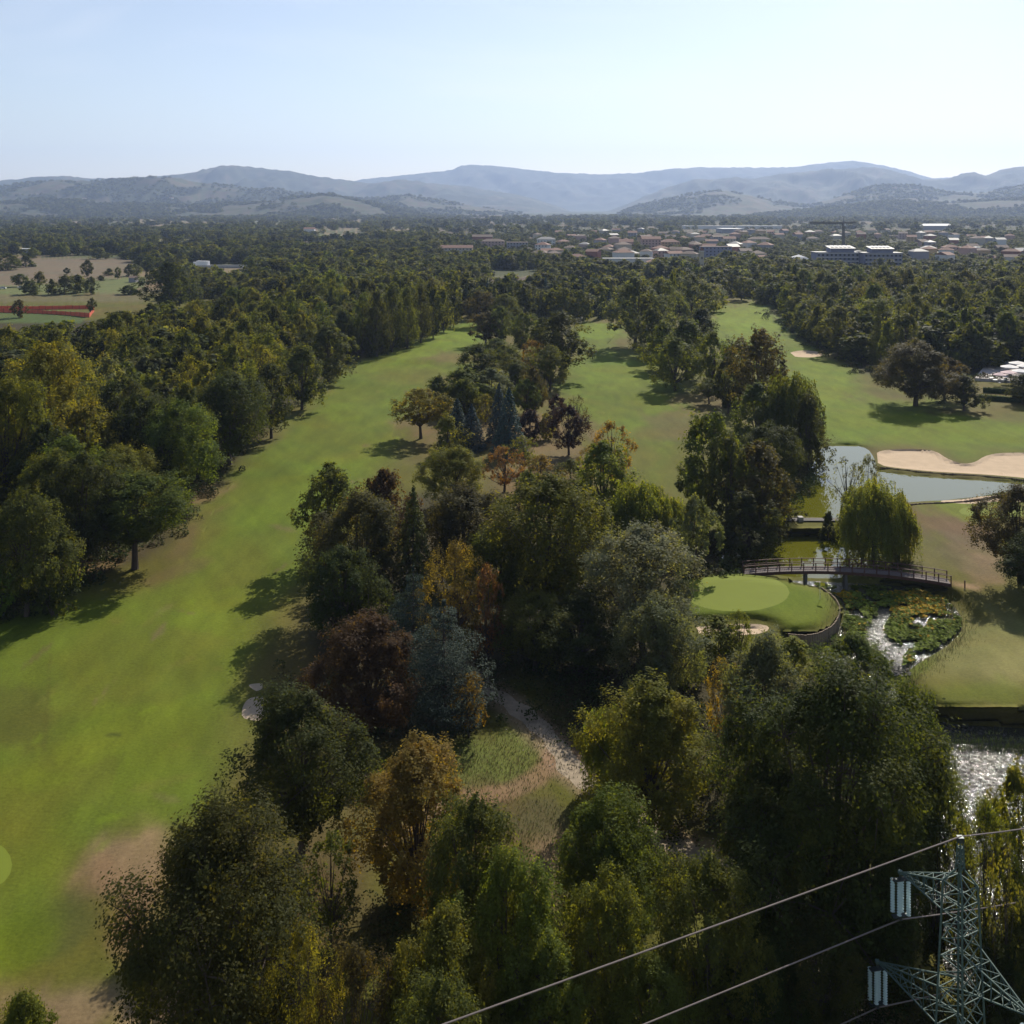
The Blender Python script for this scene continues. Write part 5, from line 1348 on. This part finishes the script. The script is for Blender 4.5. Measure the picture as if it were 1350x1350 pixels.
H(682, 330, 28, 9, 'flat', 'grey', 'brown', 'grey block right of the pinkish block', 12, windows=True)
H(636, 322, 26, 10, 'gable', 'brick', 'brown', 'dark brick building behind the pinkish block', 12)
fh = H(672, 386, 50, 5.5, 'gable', 'stone', 'brown', 'stone farmstead with wide brown roof before the town', 14, rz=.12, name='farmhouse', cat='farmhouse', chim=True, rh=3.2)
H(698, 382, 22, 6.5, 'hip', 'grey', 'brown', 'taller wing house beside the stone farmstead', 10, name='farmhouse', cat='farmhouse')
H(669, 392, 14, 2.8, 'gable', 'cream', 'red', 'small shed with a pinkish red roof in front of the stone farmstead', 6, name='shed', cat='shed')
H(768, 388, 26, 3.5, 'gable', 'stone', 'grey', 'low grey roofed barn right of the farmstead', 9, name='barn', cat='barn')
H(993, 388, 30, 3.0, 'flat', 'grey', 'white', 'long low shed with white roof at the top of the right fairway', 8, name='shed', cat='shed')
H(935, 382, 16, 2.8, 'flat', 'grey', 'white', 'short low shed with white roof behind the wide pale grey tree', 7, name='shed', cat='shed')
H(1232, 303, 38, 9, 'gable', 'grey', 'white', 'bright white roofed warehouse at the foot of the right hills', 34, name='warehouse', cat='warehouse', rh=4)
H(1213, 303, 16, 8, 'gable', 'grey', 'white', 'smaller white roofed warehouse left of the bright one', 30, name='warehouse', cat='warehouse', rh=4)
H(962, 307, 28, 8, 'flat', 'grey', 'white', 'flat white roofed warehouse above the town', 60, name='warehouse', cat='warehouse')
H(965, 302, 130, 7, 'flat', 'white', 'white', 'very long thin white building at the foot of the hills', 18, name='warehouse', cat='warehouse')
H(1279, 332, 24, 5, 'flat', 'grey', 'white', 'flat white roofed hall right of the blue grey blocks', 16, name='hall', cat='hall')
H(1222, 338, 28, 4, 'hip', 'grey', 'grey', 'low grey villa right of the blue grey blocks', 14)
H(1195, 314, 46, 4, 'flat', 'pink', 'brown', 'long low pinkish wall of sheds beyond the blue grey blocks', 10, name='shed', cat='shed')
H(408, 306, 14, 6, 'gable', 'white', 'red', 'tiny white farmhouse in the far left plain', 14, windows=False, name='farmhouse', cat='farmhouse')
H(420, 335, 34, 5, 'gable', 'cream', 'brown', 'long farmhouse with brown roof in the middle of the left plain', 11, name='farmhouse', cat='farmhouse')
H(35, 333, 26, 4, 'flat', 'grey', 'white', 'long white roofed shed at the far left', 12, name='shed', cat='shed')
H(118, 320, 20, 5, 'hip', 'cream', 'red', 'cream farmhouse with red roof beyond the brown field', 12, name='farmhouse', cat='farmhouse')
H(176, 372, 9, 3, 'gable', 'grey', 'brown', 'little grey hut beside the road near the brown field', 5, name='hut', cat='hut')
H(155, 298, 22, 6, 'flat', 'white', 'white', 'white hall at the foot of the left hills', 30, name='hall', cat='hall')
H(182, 286, 10, 9, 'gable', 'white', 'white', 'tiny bright white hall on the lower left hills', 22, name='hall', cat='hall')
H(1338, 468, 40, 3.2, 'flat', 'grey', 'grey', 'low grey roofed pavilion behind the terrace at the right edge', 7, name='pavilion', cat='pavilion')
# slim bell tower
bt = empty('bell_tower', W(925, 372)); tag(bt, 'slim pale bell tower rising before the town', 'tower')
MB().box((0, 0, 10), (2.6, 2.6, 20.6)).build('shaft', WALLS['cream'], bt); MB().box((0, 0, 20.5), (3.1, 3.1, .5)).build('cornice', WALLS['white'], bt)
m = MB(); m.poly([(-1.5, -1.5, 20.8), (1.5, -1.5, 20.8), (1.5, 1.5, 20.8), (-1.5, 1.5, 20.8), (0, 0, 23.5)], [(0, 1, 4), (1, 2, 4), (2, 3, 4), (3, 0, 4), (3, 2, 1, 0)]); m.build('roof', ROOFS['red'], bt)
for k in range(3): MB().box((0, -1.36, 6 + 5 * k), (.8, .12, 1.6)).build('window', M_WIN, bt)

# the two blue grey apartment blocks
def block(x, yb, wpx, label, step):
    p = W(x, yb); s = FP / p[1]; w = wpx / s; d = 15; o = empty('apartment_block', p); tag(o, label, 'apartment block', 'blue grey apartment blocks')
    hgt = 13.0
    MB().box((0, 0, hgt / 2), (w, d, hgt)).build('wall', WALLS['lilac'], o)
    MB().box((0, 0, hgt + .25), (w + 1.6, d + 1.6, .5)).build('roof', ROOFS['grey'], o)
    tw = w * .55; tx = step * w * .12
    MB().box((tx, 0, hgt + 2.0), (tw, d - 3, 3.0)).build('penthouse', WALLS['lilac'], o)
    r = MB(); r.poly([(tx - tw / 2 - 1, -d / 2, hgt + 3.5), (tx + tw / 2 + 1, -d / 2, hgt + 3.5), (tx + tw / 2 + 1, d / 2 - 1, hgt + 5.2), (tx - tw / 2 - 1, d / 2 - 1, hgt + 5.2)] +
           [(tx - tw / 2 - 1, -d / 2, hgt + 3.2), (tx + tw / 2 + 1, -d / 2, hgt + 3.2), (tx + tw / 2 + 1, d / 2 - 1, hgt + 4.9), (tx - tw / 2 - 1, d / 2 - 1, hgt + 4.9)],
           [(0, 1, 2, 3), (4, 5, 1, 0), (5, 6, 2, 1), (6, 7, 3, 2), (7, 4, 0, 3), (7, 6, 5, 4)]); r.build('pitched_roof', ROOFS['grey'], o)
    g = MB().box((0, 0, 0), (1.5, .14, 1.5)).mesh('window', M_WIN); n = int(w / 3.2)
    for f in range(4):
        MB().box((0, -d / 2 - .7, .9 + f * 3.2 + 1.9), (w * .94, 1.4, .22)).build('balcony', WALLS['white'], o)
        MB().box((0, -d / 2 - 1.36, .9 + f * 3.2 + 2.5), (w * .94, .08, .95)).build('railing', WALLS['grey'], o)
        for k in range(n):
            q = put('window', g, o); q.location = (-w / 2 + (k + .5) * w / n, -d / 2 - .06, 1.6 + f * 3.2)
    for k in range(5):
        sp = MB(); sp.box((tx - tw * .36 + k * tw * .18, -1.0, hgt + 5.0), (tw * .13, 5, .12), M=Matrix.Rotation(R(14), 3, 'X')); sp.build('solar_panel', ROOFS['white'], o)
block(1101, 354, 56, 'left one of the two blue grey apartment blocks with stepped roofs', 1); block(1160, 355, 50, 'right one of the two blue grey apartment blocks with stepped roofs', 0)
H(1131, 353, 6, 13.5, 'flat', 'white', 'grey', 'narrow white stair tower between the two blue grey apartment blocks', 7, name='stair_tower', cat='tower')

# marquee
mq = empty('marquee', W(1053, 356)); tag(mq, 'bright white marquee with pyramid roof left of the blue grey blocks', 'marquee')
s = FP / W(1053, 356)[1]; w2 = 17 / s
for sx, sy in CRN: MB().box((sx * w2, sy * w2 * .8, 3.6), (.35, .35, 7.2)).build('pole', M_WHITE, mq)
m = MB(); A = [(-w2 - .5, -w2 * .85, 7), (w2 + .5, -w2 * .85, 7), (w2 + .5, w2 * .85, 7), (-w2 - .5, w2 * .85, 7)]; Bq = [(x_ * .45, y_ * .45, 10.3) for x_, y_, _ in A]
m.poly(A + Bq + [(0, 0, 12.2)] + [(x_, y_, 6.2) for x_, y_, _ in A], [(0, 1, 5, 4), (1, 2, 6, 5), (2, 3, 7, 6), (3, 0, 4, 7), (4, 5, 8), (5, 6, 8), (6, 7, 8), (7, 4, 8), (9, 10, 1, 0), (10, 11, 2, 1), (11, 12, 3, 2), (12, 9, 0, 3)]); m.build('roof', ROOFS['white'], mq)
o = MB().box((0, 0, 2), (14, 8, 4)).build('sports_hut', simple('orange_red_roofing', (.50, .16, .07), .8)); o.location = W(1082, 363); tag(o, 'orange red flat hut in front of the left blue grey block', 'hut')

# tower crane
cr = empty('tower_crane', W(1112, 342)); tag(cr, 'grey tower crane behind the blue grey apartment blocks', 'crane')
M_CR = simple('crane_steel', (.16, .15, .14), .5, metal=.3)
def lattice(a, b, w, name, nseg, parent):
    a, b = Vector(a), Vector(b); m = MB(); d = (b - a).normalized(); u = d.orthogonal().normalized(); v = d.cross(u); C4 = [(u + v) * w / 2, (v - u) * w / 2, (-u - v) * w / 2, (u - v) * w / 2]
    for c in C4: m.bar(a + c, b + c, .5)
    for i in range(nseg):
        p, q = a.lerp(b, i / nseg), a.lerp(b, (i + 1) / nseg)
        for k in range(4): m.bar(p + C4[k], q + C4[(k + 1) % 4], .3)
    return m.build(name, M_CR, parent)
lattice((0, 0, 0), (0, 0, 34), 1.6, 'mast', 22, cr); lattice((-32, 0, 34.5), (12, 0, 34.5), 1.2, 'jib', 26, cr)
MB().box((11, 0, 33.4), (4, 1.6, 2.2)).build('counterweight', M_CONC, cr); MB().box((1.4, 0, 32.6), (1.8, 1.6, 2.2)).build('cab', M_WHITE, cr)
m = MB(); m.bar((0, 0, 34), (0, 0, 40), .5); m.bar((0, 0, 40), (-24, 0, 35), .14); m.bar((0, 0, 40), (10, 0, 35), .14); m.build('tie_bars', M_CR, cr)

# scattered town houses
rt = random.Random(21); spots = []
for k in range(900):
    x = rt.uniform(690, 1345); yb = rt.uniform(308, 350)
    if 1020 < x < 1200 and yb > 320: continue
    if x > 1060 and rt.random() < .55: continue
    if x < 780 and rt.random() < .5: continue
    if not inside(np.array([x]), np.array([yb]), TOWN)[0]: continue
    if any(abs(x - a) < 13 * (yb - YH) / 50 and abs(yb - b) < 3.6 for a, b in spots): continue
    if any(abs(x - a) < b2 and abs(yb - c) < 7 for a, b2, c in ((828, 45, 354), (858, 28, 330), (883, 24, 329), (943, 34, 345), (720, 20, 326), (1001, 22, 322))): continue
    spots.append((x, yb))
    if len(spots) > 118: break
lk = []
for x, yb in spots: lk.append((x, yb, rt.choice(['cream', 'white', 'pink', 'ochre', 'grey', 'cream', 'brick']), rt.choice(['red', 'red', 'brown', 'brown', 'grey']), rt.choice(['hip', 'gable', 'hip'])))
lk.sort(); cnt = {}
ORDW = ORD
for x, yb, wc, rc, rf in lk:
    k = (wc, rc, rf); cnt[k] = cnt.get(k, 0) + 1
    H(x, yb, rt.uniform(9, 16) * (yb - YH) / 50, rt.choice([5.5, 6.5, 9, 9.5]), rf, wc, rc, 'small %s town house with %s %s roof, %s from the left of its look' % (wc, rc, {'hip': 'hipped', 'gable': 'gabled'}[rf], ORDW[cnt[k] - 1]),
      rt.uniform(9, 13), rt.uniform(-.6, .6), group='houses of the distant town', windows=rt.random() < .35)
# farms and villas on the hillsides
for i, (x, y, w, c, lab) in enumerate([(228, 263, 5, 'white', 'tiny white farmhouse high on the left hills'), (1207, 252, 7, 'white', 'white villa near the top of the right front hill'), (1180, 250, 5, 'cream', 'cream villa left of the white villa on the right front hill'),
                      (1345, 278, 8, 'cream', 'cream farmhouse low on the right hills'), (1102, 287, 7, 'white', 'white house below the right front hill'), (990, 288, 6, 'cream', 'cream house at the foot of the middle hills'),
                      (1081, 289, 4, 'white', 'tiny white house above the tower crane'), (112, 262, 5, 'white', 'tiny white house on the far left hills')]):
    v, mm_, tt = HILLV[2]; P = np.stack([675 + FP * v[:, 0] / v[:, 1], YH + FP * (HC - v[:, 2]) / v[:, 1]], 1)
    fr = tt <= 1.0; dd = (P[:, 0] - x) ** 2 + (P[:, 1] - y) ** 2; dd[~fr] = 1e9; q = v[int(np.argmin(dd))]
    o = empty('farmhouse', tuple(q)); tag(o, lab, 'farmhouse', 'farmhouses on the hills'); ww = w * q[1] / FP
    MB().box((0, 0, 5), (ww, 12, 11)).build('wall', WALLS[c], o)
    m = MB(); m.poly([(-ww / 2 - 1, -7, 10), (ww / 2 + 1, -7, 10), (ww / 2 + 1, 7, 10), (-ww / 2 - 1, 7, 10), (-ww / 2, 0, 14), (ww / 2, 0, 14)], [(0, 1, 5, 4), (2, 3, 4, 5), (0, 4, 3), (1, 2, 5)]); m.build('roof', ROOFS['red'], o)

# ------------------------------------------------------------------ left plain: viaduct, vehicles, netting
vd = empty('viaduct', W(285, 366)); tag(vd, 'grey road viaduct with side rails above the left woodland', 'viaduct')
D_ = W(285, 366)[1]; s = FP / D_
A, Bv = Vector((-48 / s, 8, 7.0)), Vector((42 / s, -8, 7.8))
m = MB(); m.bar(A, Bv, 9, 1.1); m.build('deck', WALLS['grey'], vd)
n3 = Vector((-(Bv - A).y, (Bv - A).x, 0)).normalized()
for sg in (-1, 1):
    m = MB(); m.bar(A + n3 * 4.4 * sg + Vector((0, 0, 1.0)), Bv + n3 * 4.4 * sg + Vector((0, 0, 1.0)), .15, .9); m.build('guard_rail', M_CONC, vd)
for t in (.1, .37, .63, .9):
    p = A.lerp(Bv, t); MB().box((p.x, p.y, 3.1), (1.6, 6, 6.4)).build('pier', WALLS['stone'], vd)
def car(loc_, rz, mat, label, lorry=False):
    o = empty('lorry' if lorry else 'parked_car', loc_, rz); tag(o, label, 'lorry' if lorry else 'car'); wm_ = M_DARKSTEEL
    if lorry:
        MB().box((1.2, 0, 2.3), (9.5, 2.5, 2.9)).build('trailer', mat, o); MB().box((-5.0, 0, 1.7), (2.2, 2.4, 2.4)).build('cab', mat, o); xs = (-5, 1.8, 3.6, 5)
    else:
        MB().box((0, 0, .62), (4.3, 1.75, .62)).build('body', mat, o)
        m = MB(); m.poly([(-1.3, -.8, .93), (1.6, -.8, .93), (1.6, .8, .93), (-1.3, .8, .93), (-.7, -.68, 1.45), (1.1, -.68, 1.45), (1.1, .68, 1.45), (-.7, .68, 1.45)], [(0, 1, 5, 4), (1, 2, 6, 5), (2, 3, 7, 6), (3, 0, 4, 7), (4, 5, 6, 7)]); m.build('cabin', M_WIN, o); xs = (-1.35, 1.35)
    wh = MB(); wh.tube([(0, -.12, 0), (0, .12, 0)], .42 if lorry else .32, 12); wme = wh.mesh('wheel', wm_)
    for x_ in xs:
        for y_ in (-.85 if not lorry else -1.15, .85 if not lorry else 1.15):
            q = put('wheel', wme, o); q.location = (x_, y_, .42 if lorry else .32)
pp = vd.location + A.lerp(Bv, .30) + Vector((0, 0, .6)); car(tuple(pp), math.atan2((Bv - A).y, (Bv - A).x), M_WHITE, 'white lorry driving on the road viaduct', True)
car(W(3, 381), .2, M_WHITE, 'white car at the left edge beside the brown field'); car(W(28, 380), -.1, M_WHITE, 'white van-like car on the road right of the left edge'); car(W(1177, 357), .1, M_WHITE, 'white car parked before the right blue grey block')
car(W(1186, 357), .3, M_WHITE, 'white car at the right corner of the blue grey block')
M_NET = simple('orange_red_netting', (.62, .12, .06), .8, noise=.12, scale=.4)
def net(name, pp, h, lab):
    P = [Vector(W(*p)) for p in pp]; o = empty(name, P[0]); tag(o, lab, 'netting fence')
    for a_, b_ in zip(P, P[1:]):
        n_ = max(1, int((b_ - a_).length / 3))
        for k in range(n_):
            q0, q1 = a_.lerp(b_, k / n_) - P[0], a_.lerp(b_, (k + 1) / n_) - P[0]; m = MB(); hz_ = h * random.uniform(.85, 1.0); m.bar(q0 + Vector((0, 0, hz_ / 2)), q1 + Vector((0, 0, hz_ / 2)), .05, hz_); m.build('net_panel', M_NET, o)
            MB().box((q0.x, q0.y, h / 2), (.12, .12, h + .2)).build('stake', M_WOODR, o)
net('netting_fence', [(-40, 408), (60, 408.5), (122, 407)], 2.0, 'orange red netting fence on the far side of the strip of bare soil'); net('netting_fence', [(-40, 411), (50, 414), (118, 418.5)], 2.1, 'orange red netting fence on the near side, running to the isolated big tree')
net('netting_fence', [(122, 407), (124, 411), (118, 418.5)], 2.0, 'short orange red netting joining the two long netting fences')
# small single trees and bushes on the left fields
for x, yt, yb, w, k, c, lab in ((25, 395, 419, 14, 'oval', 'brn', 'small brown tree standing between the orange netting fences'), (120, 393, 413, 9, 'oval', 'dk', 'small dark tree at the right end of the orange netting'), (115, 343, 364, 13, 'oval', 'dk', 'single tree at the edge of the brown field'),
                          (88, 353, 362, 7, 'round', 'dk', 'tiny round tree in the middle of the brown field'), (25, 361, 378, 15, 'round', 'md', 'round tree right of the cars at the left edge'), (52, 358, 380, 12, 'round', 'md', 'small tree in the hedge below the brown field'),
                          (120, 365, 388, 13, 'oval', 'dk', 'dark tree at the right end of the field hedge'), (85, 362, 388, 26, 'dome', 'md', 'broad bush in the field hedge'), (102, 362, 386, 22, 'dome', 'md', 'second broad bush in the field hedge'), (68, 368, 388, 12, 'dome', 'dk', 'dark bush left of the two broad bushes'),
                          (170, 376, 388, 24, 'dome', 'md', 'low wide bush on the green field'), (144, 354, 363, 13, 'dome', 'md', 'low bush at the far road'), (40, 370, 388, 24, 'dome', 'md', 'bushy clump near the left cars'), (10, 334, 356, 30, 'round', 'md', 'big tree clump at the left end of the brown field'),
                          (34, 337, 352, 20, 'round', 'dk', 'round tree next to the clump at the brown field'), (155, 352, 368, 7, 'oval', 'md', 'thin tree by the grey hut'), (133, 363, 370, 9, 'dome', 'dk', 'small hedge bush left of the road')):
    T(x, yt, yb, w * 1.25, k if ('bush' not in lab and 'clump' not in lab) else 'bush', c, lab, 'shrub' if 'bush' in lab else 'tree', name='shrub' if 'bush' in lab else None)
# ---- scatter over the plain
def plain_points(n, y0, y1, thr, scl, seed):
    r = np.random.default_rng(seed)
    d0, d1 = FP * HC / (y1 - YH), FP * HC / (y0 - YH)
    D = np.sqrt(r.uniform(d0 ** 2, d1 ** 2, n)); x = r.uniform(-120, 1470, n); X = (x - 675) * D / FP; y = YH + FP * HC / D
    ns = fbm(X / scl + 50, D / scl, 4, .6)
    # hedgerows along the field cells
    cx = X / 190 + (fbm(X / 400, D / 400, 2) - .5) * 1.5; cy = D / 260 + (fbm(X / 300 + 9, D / 300, 2) - .5) * 1.5
    hedge = (np.abs(cx - np.round(cx)) < .05) | (np.abs(cy - np.round(cy)) < .05)
    keep = (ns > thr) | hedge
    tw = inside(x, y, TOWN); keep |= tw & (r.random(n) < .75); keep &= ~(tw & (r.random(n) < .15))
    for bx_, by_, bw_ in BLD:
        keep &= ~((np.abs(x - bx_) < bw_ / 2 + 2) & (y > by_ - 3) & (y < by_ + 13) & (r.random(n) < (.85 if bw_ > 34 else .42)))
    for e in EXCL: keep &= ~inside(x, y, e)
    vv = fbm(X / 60 + 9, D / 60, 3); ww = r.uniform(8, 16, n) * (.7 + .6 * vv); hh = r.uniform(6, 13, n) * (.55 + .95 * vv); hh = np.where(tw, hh * .60, hh); ww = np.where(tw, ww * .75, ww)
    return np.stack([X, D, np.zeros(n)], 1)[keep], ww[keep], hh[keep], x[keep], y[keep]
P1 = plain_points(6200, 344, 398, .40, 90, 1); P2 = plain_points(15000, 309, 344, .545, 150, 2); P3 = plain_points(15000, 286, 309, .565, 330, 3)
# the front strip must not sit on the single woods in front of it
mfront = ~((P1[4] > 388) & (P1[3] > 1000)) & ~((P1[4] > 392) & (P1[3] > 600)) & ~((P1[3] < 230) & (P1[4] > 372))
P1 = tuple(a[mfront] for a in P1)
# trees filling the single woods from behind, packed too closely to be told apart
fill = []
for wp, n_ in (([(1022, 404), (1062, 446), (1110, 470), (1150, 488), (1200, 484), (1300, 488), (1440, 498), (1440, 390), (1200, 388), (1000, 388)], 1100), ([(440, 478), (520, 452), (598, 420), (600, 396), (430, 398), (100, 470), (-60, 520), (-60, 700), (120, 660), (300, 560), (400, 495)], 900),
               ([(640, 420), (760, 424), (812, 420), (940, 411), (950, 396), (600, 394), (622, 418)], 220)):
    r = np.random.default_rng(n_); xs_ = np.array([p[0] for p in wp]); ys_ = np.array([p[1] for p in wp])
    D_ = FP * HC / (ys_ - YH); DD = np.sqrt(r.uniform(D_.min() ** 2, D_.max() ** 2, n_ * 4)); xx = r.uniform(xs_.min(), xs_.max(), n_ * 4); yy = YH + FP * HC / DD
    k = inside(xx, yy, wp); xx, DD = xx[k][:n_], DD[k][:n_]; XX = (xx - 675) * DD / FP
    ok = np.ones(len(XX), bool)
    for o in COL.objects:
        if o.parent is None and o.get('category') in ('tree', 'conifer'): ok &= (XX - o.location.x) ** 2 + (DD - o.location.y) ** 2 > 20
    fill.append(np.stack([XX, DD, np.zeros(len(XX))], 1)[ok])
fill = np.vstack(fill)
def cols(n, f=1.0): return FCOL[RNG.integers(0, len(FCOL), n)] * RNG.uniform(.7, 1.35, (n, 1)) * f
tag(scatter('woodland', P1[0], P1[1], P1[2], cols(len(P1[0]))), 'mixed green woodland beyond the golf course', kind='stuff')
tag(scatter('distant_woodland', P2[0], P2[1] * 1.1, P2[2], cols(len(P2[0]))), 'woods and hedgerows across the plain around the town', kind='stuff')
tag(scatter('distant_woodland', P3[0], P3[1] * 1.6, P3[2] * 1.15, cols(len(P3[0]))), 'far woods and hedgerows at the foot of the hills', kind='stuff')
tag(scatter('woodland', fill, RNG.uniform(8, 13, len(fill)), RNG.uniform(8, 14.5, len(fill)), cols(len(fill), .9)), 'dense trees packed inside the woods beside the fairways', kind='stuff')
hp = []
for (v, m, t), n in zip(HILLV[2:], (9000, 9000)):
    ok = np.nonzero((m < .25) & (t > .05) & (t <= 1.03) & (v[:, 2] > 0))[0]; i = RNG.choice(ok, n); q = v[i].copy(); q[:, 0] += RNG.normal(size=n) * 8; q[:, 1] += RNG.normal(size=n) * 14; hp.append(q)
hp = np.vstack(hp)
tag(scatter('hillside_woodland', hp, RNG.uniform(14, 26, len(hp)), RNG.uniform(9, 17, len(hp)), cols(len(hp))), 'woods covering the near hillsides', kind='stuff')
# ------------------------------------------------------------------ air
hb = MB(); hb.box((0, 8200, 497), (30000, 17600, 1003))
hm, hnt, hout = mat_new('haze_air')
pv = hnt.nodes.new('ShaderNodeVolumePrincipled')
pv.inputs['Color'].default_value = (0.50, 0.64, 0.95, 1)
pv.inputs['Density'].default_value = 6.2e-5
pv.inputs['Anisotropy'].default_value = 0.3
hnt.links.new(pv.outputs[0], hout.inputs['Volume'])
hz = hb.build('haze', hm); tag(hz, 'pale blue air over the plain and hills', kind='stuff')
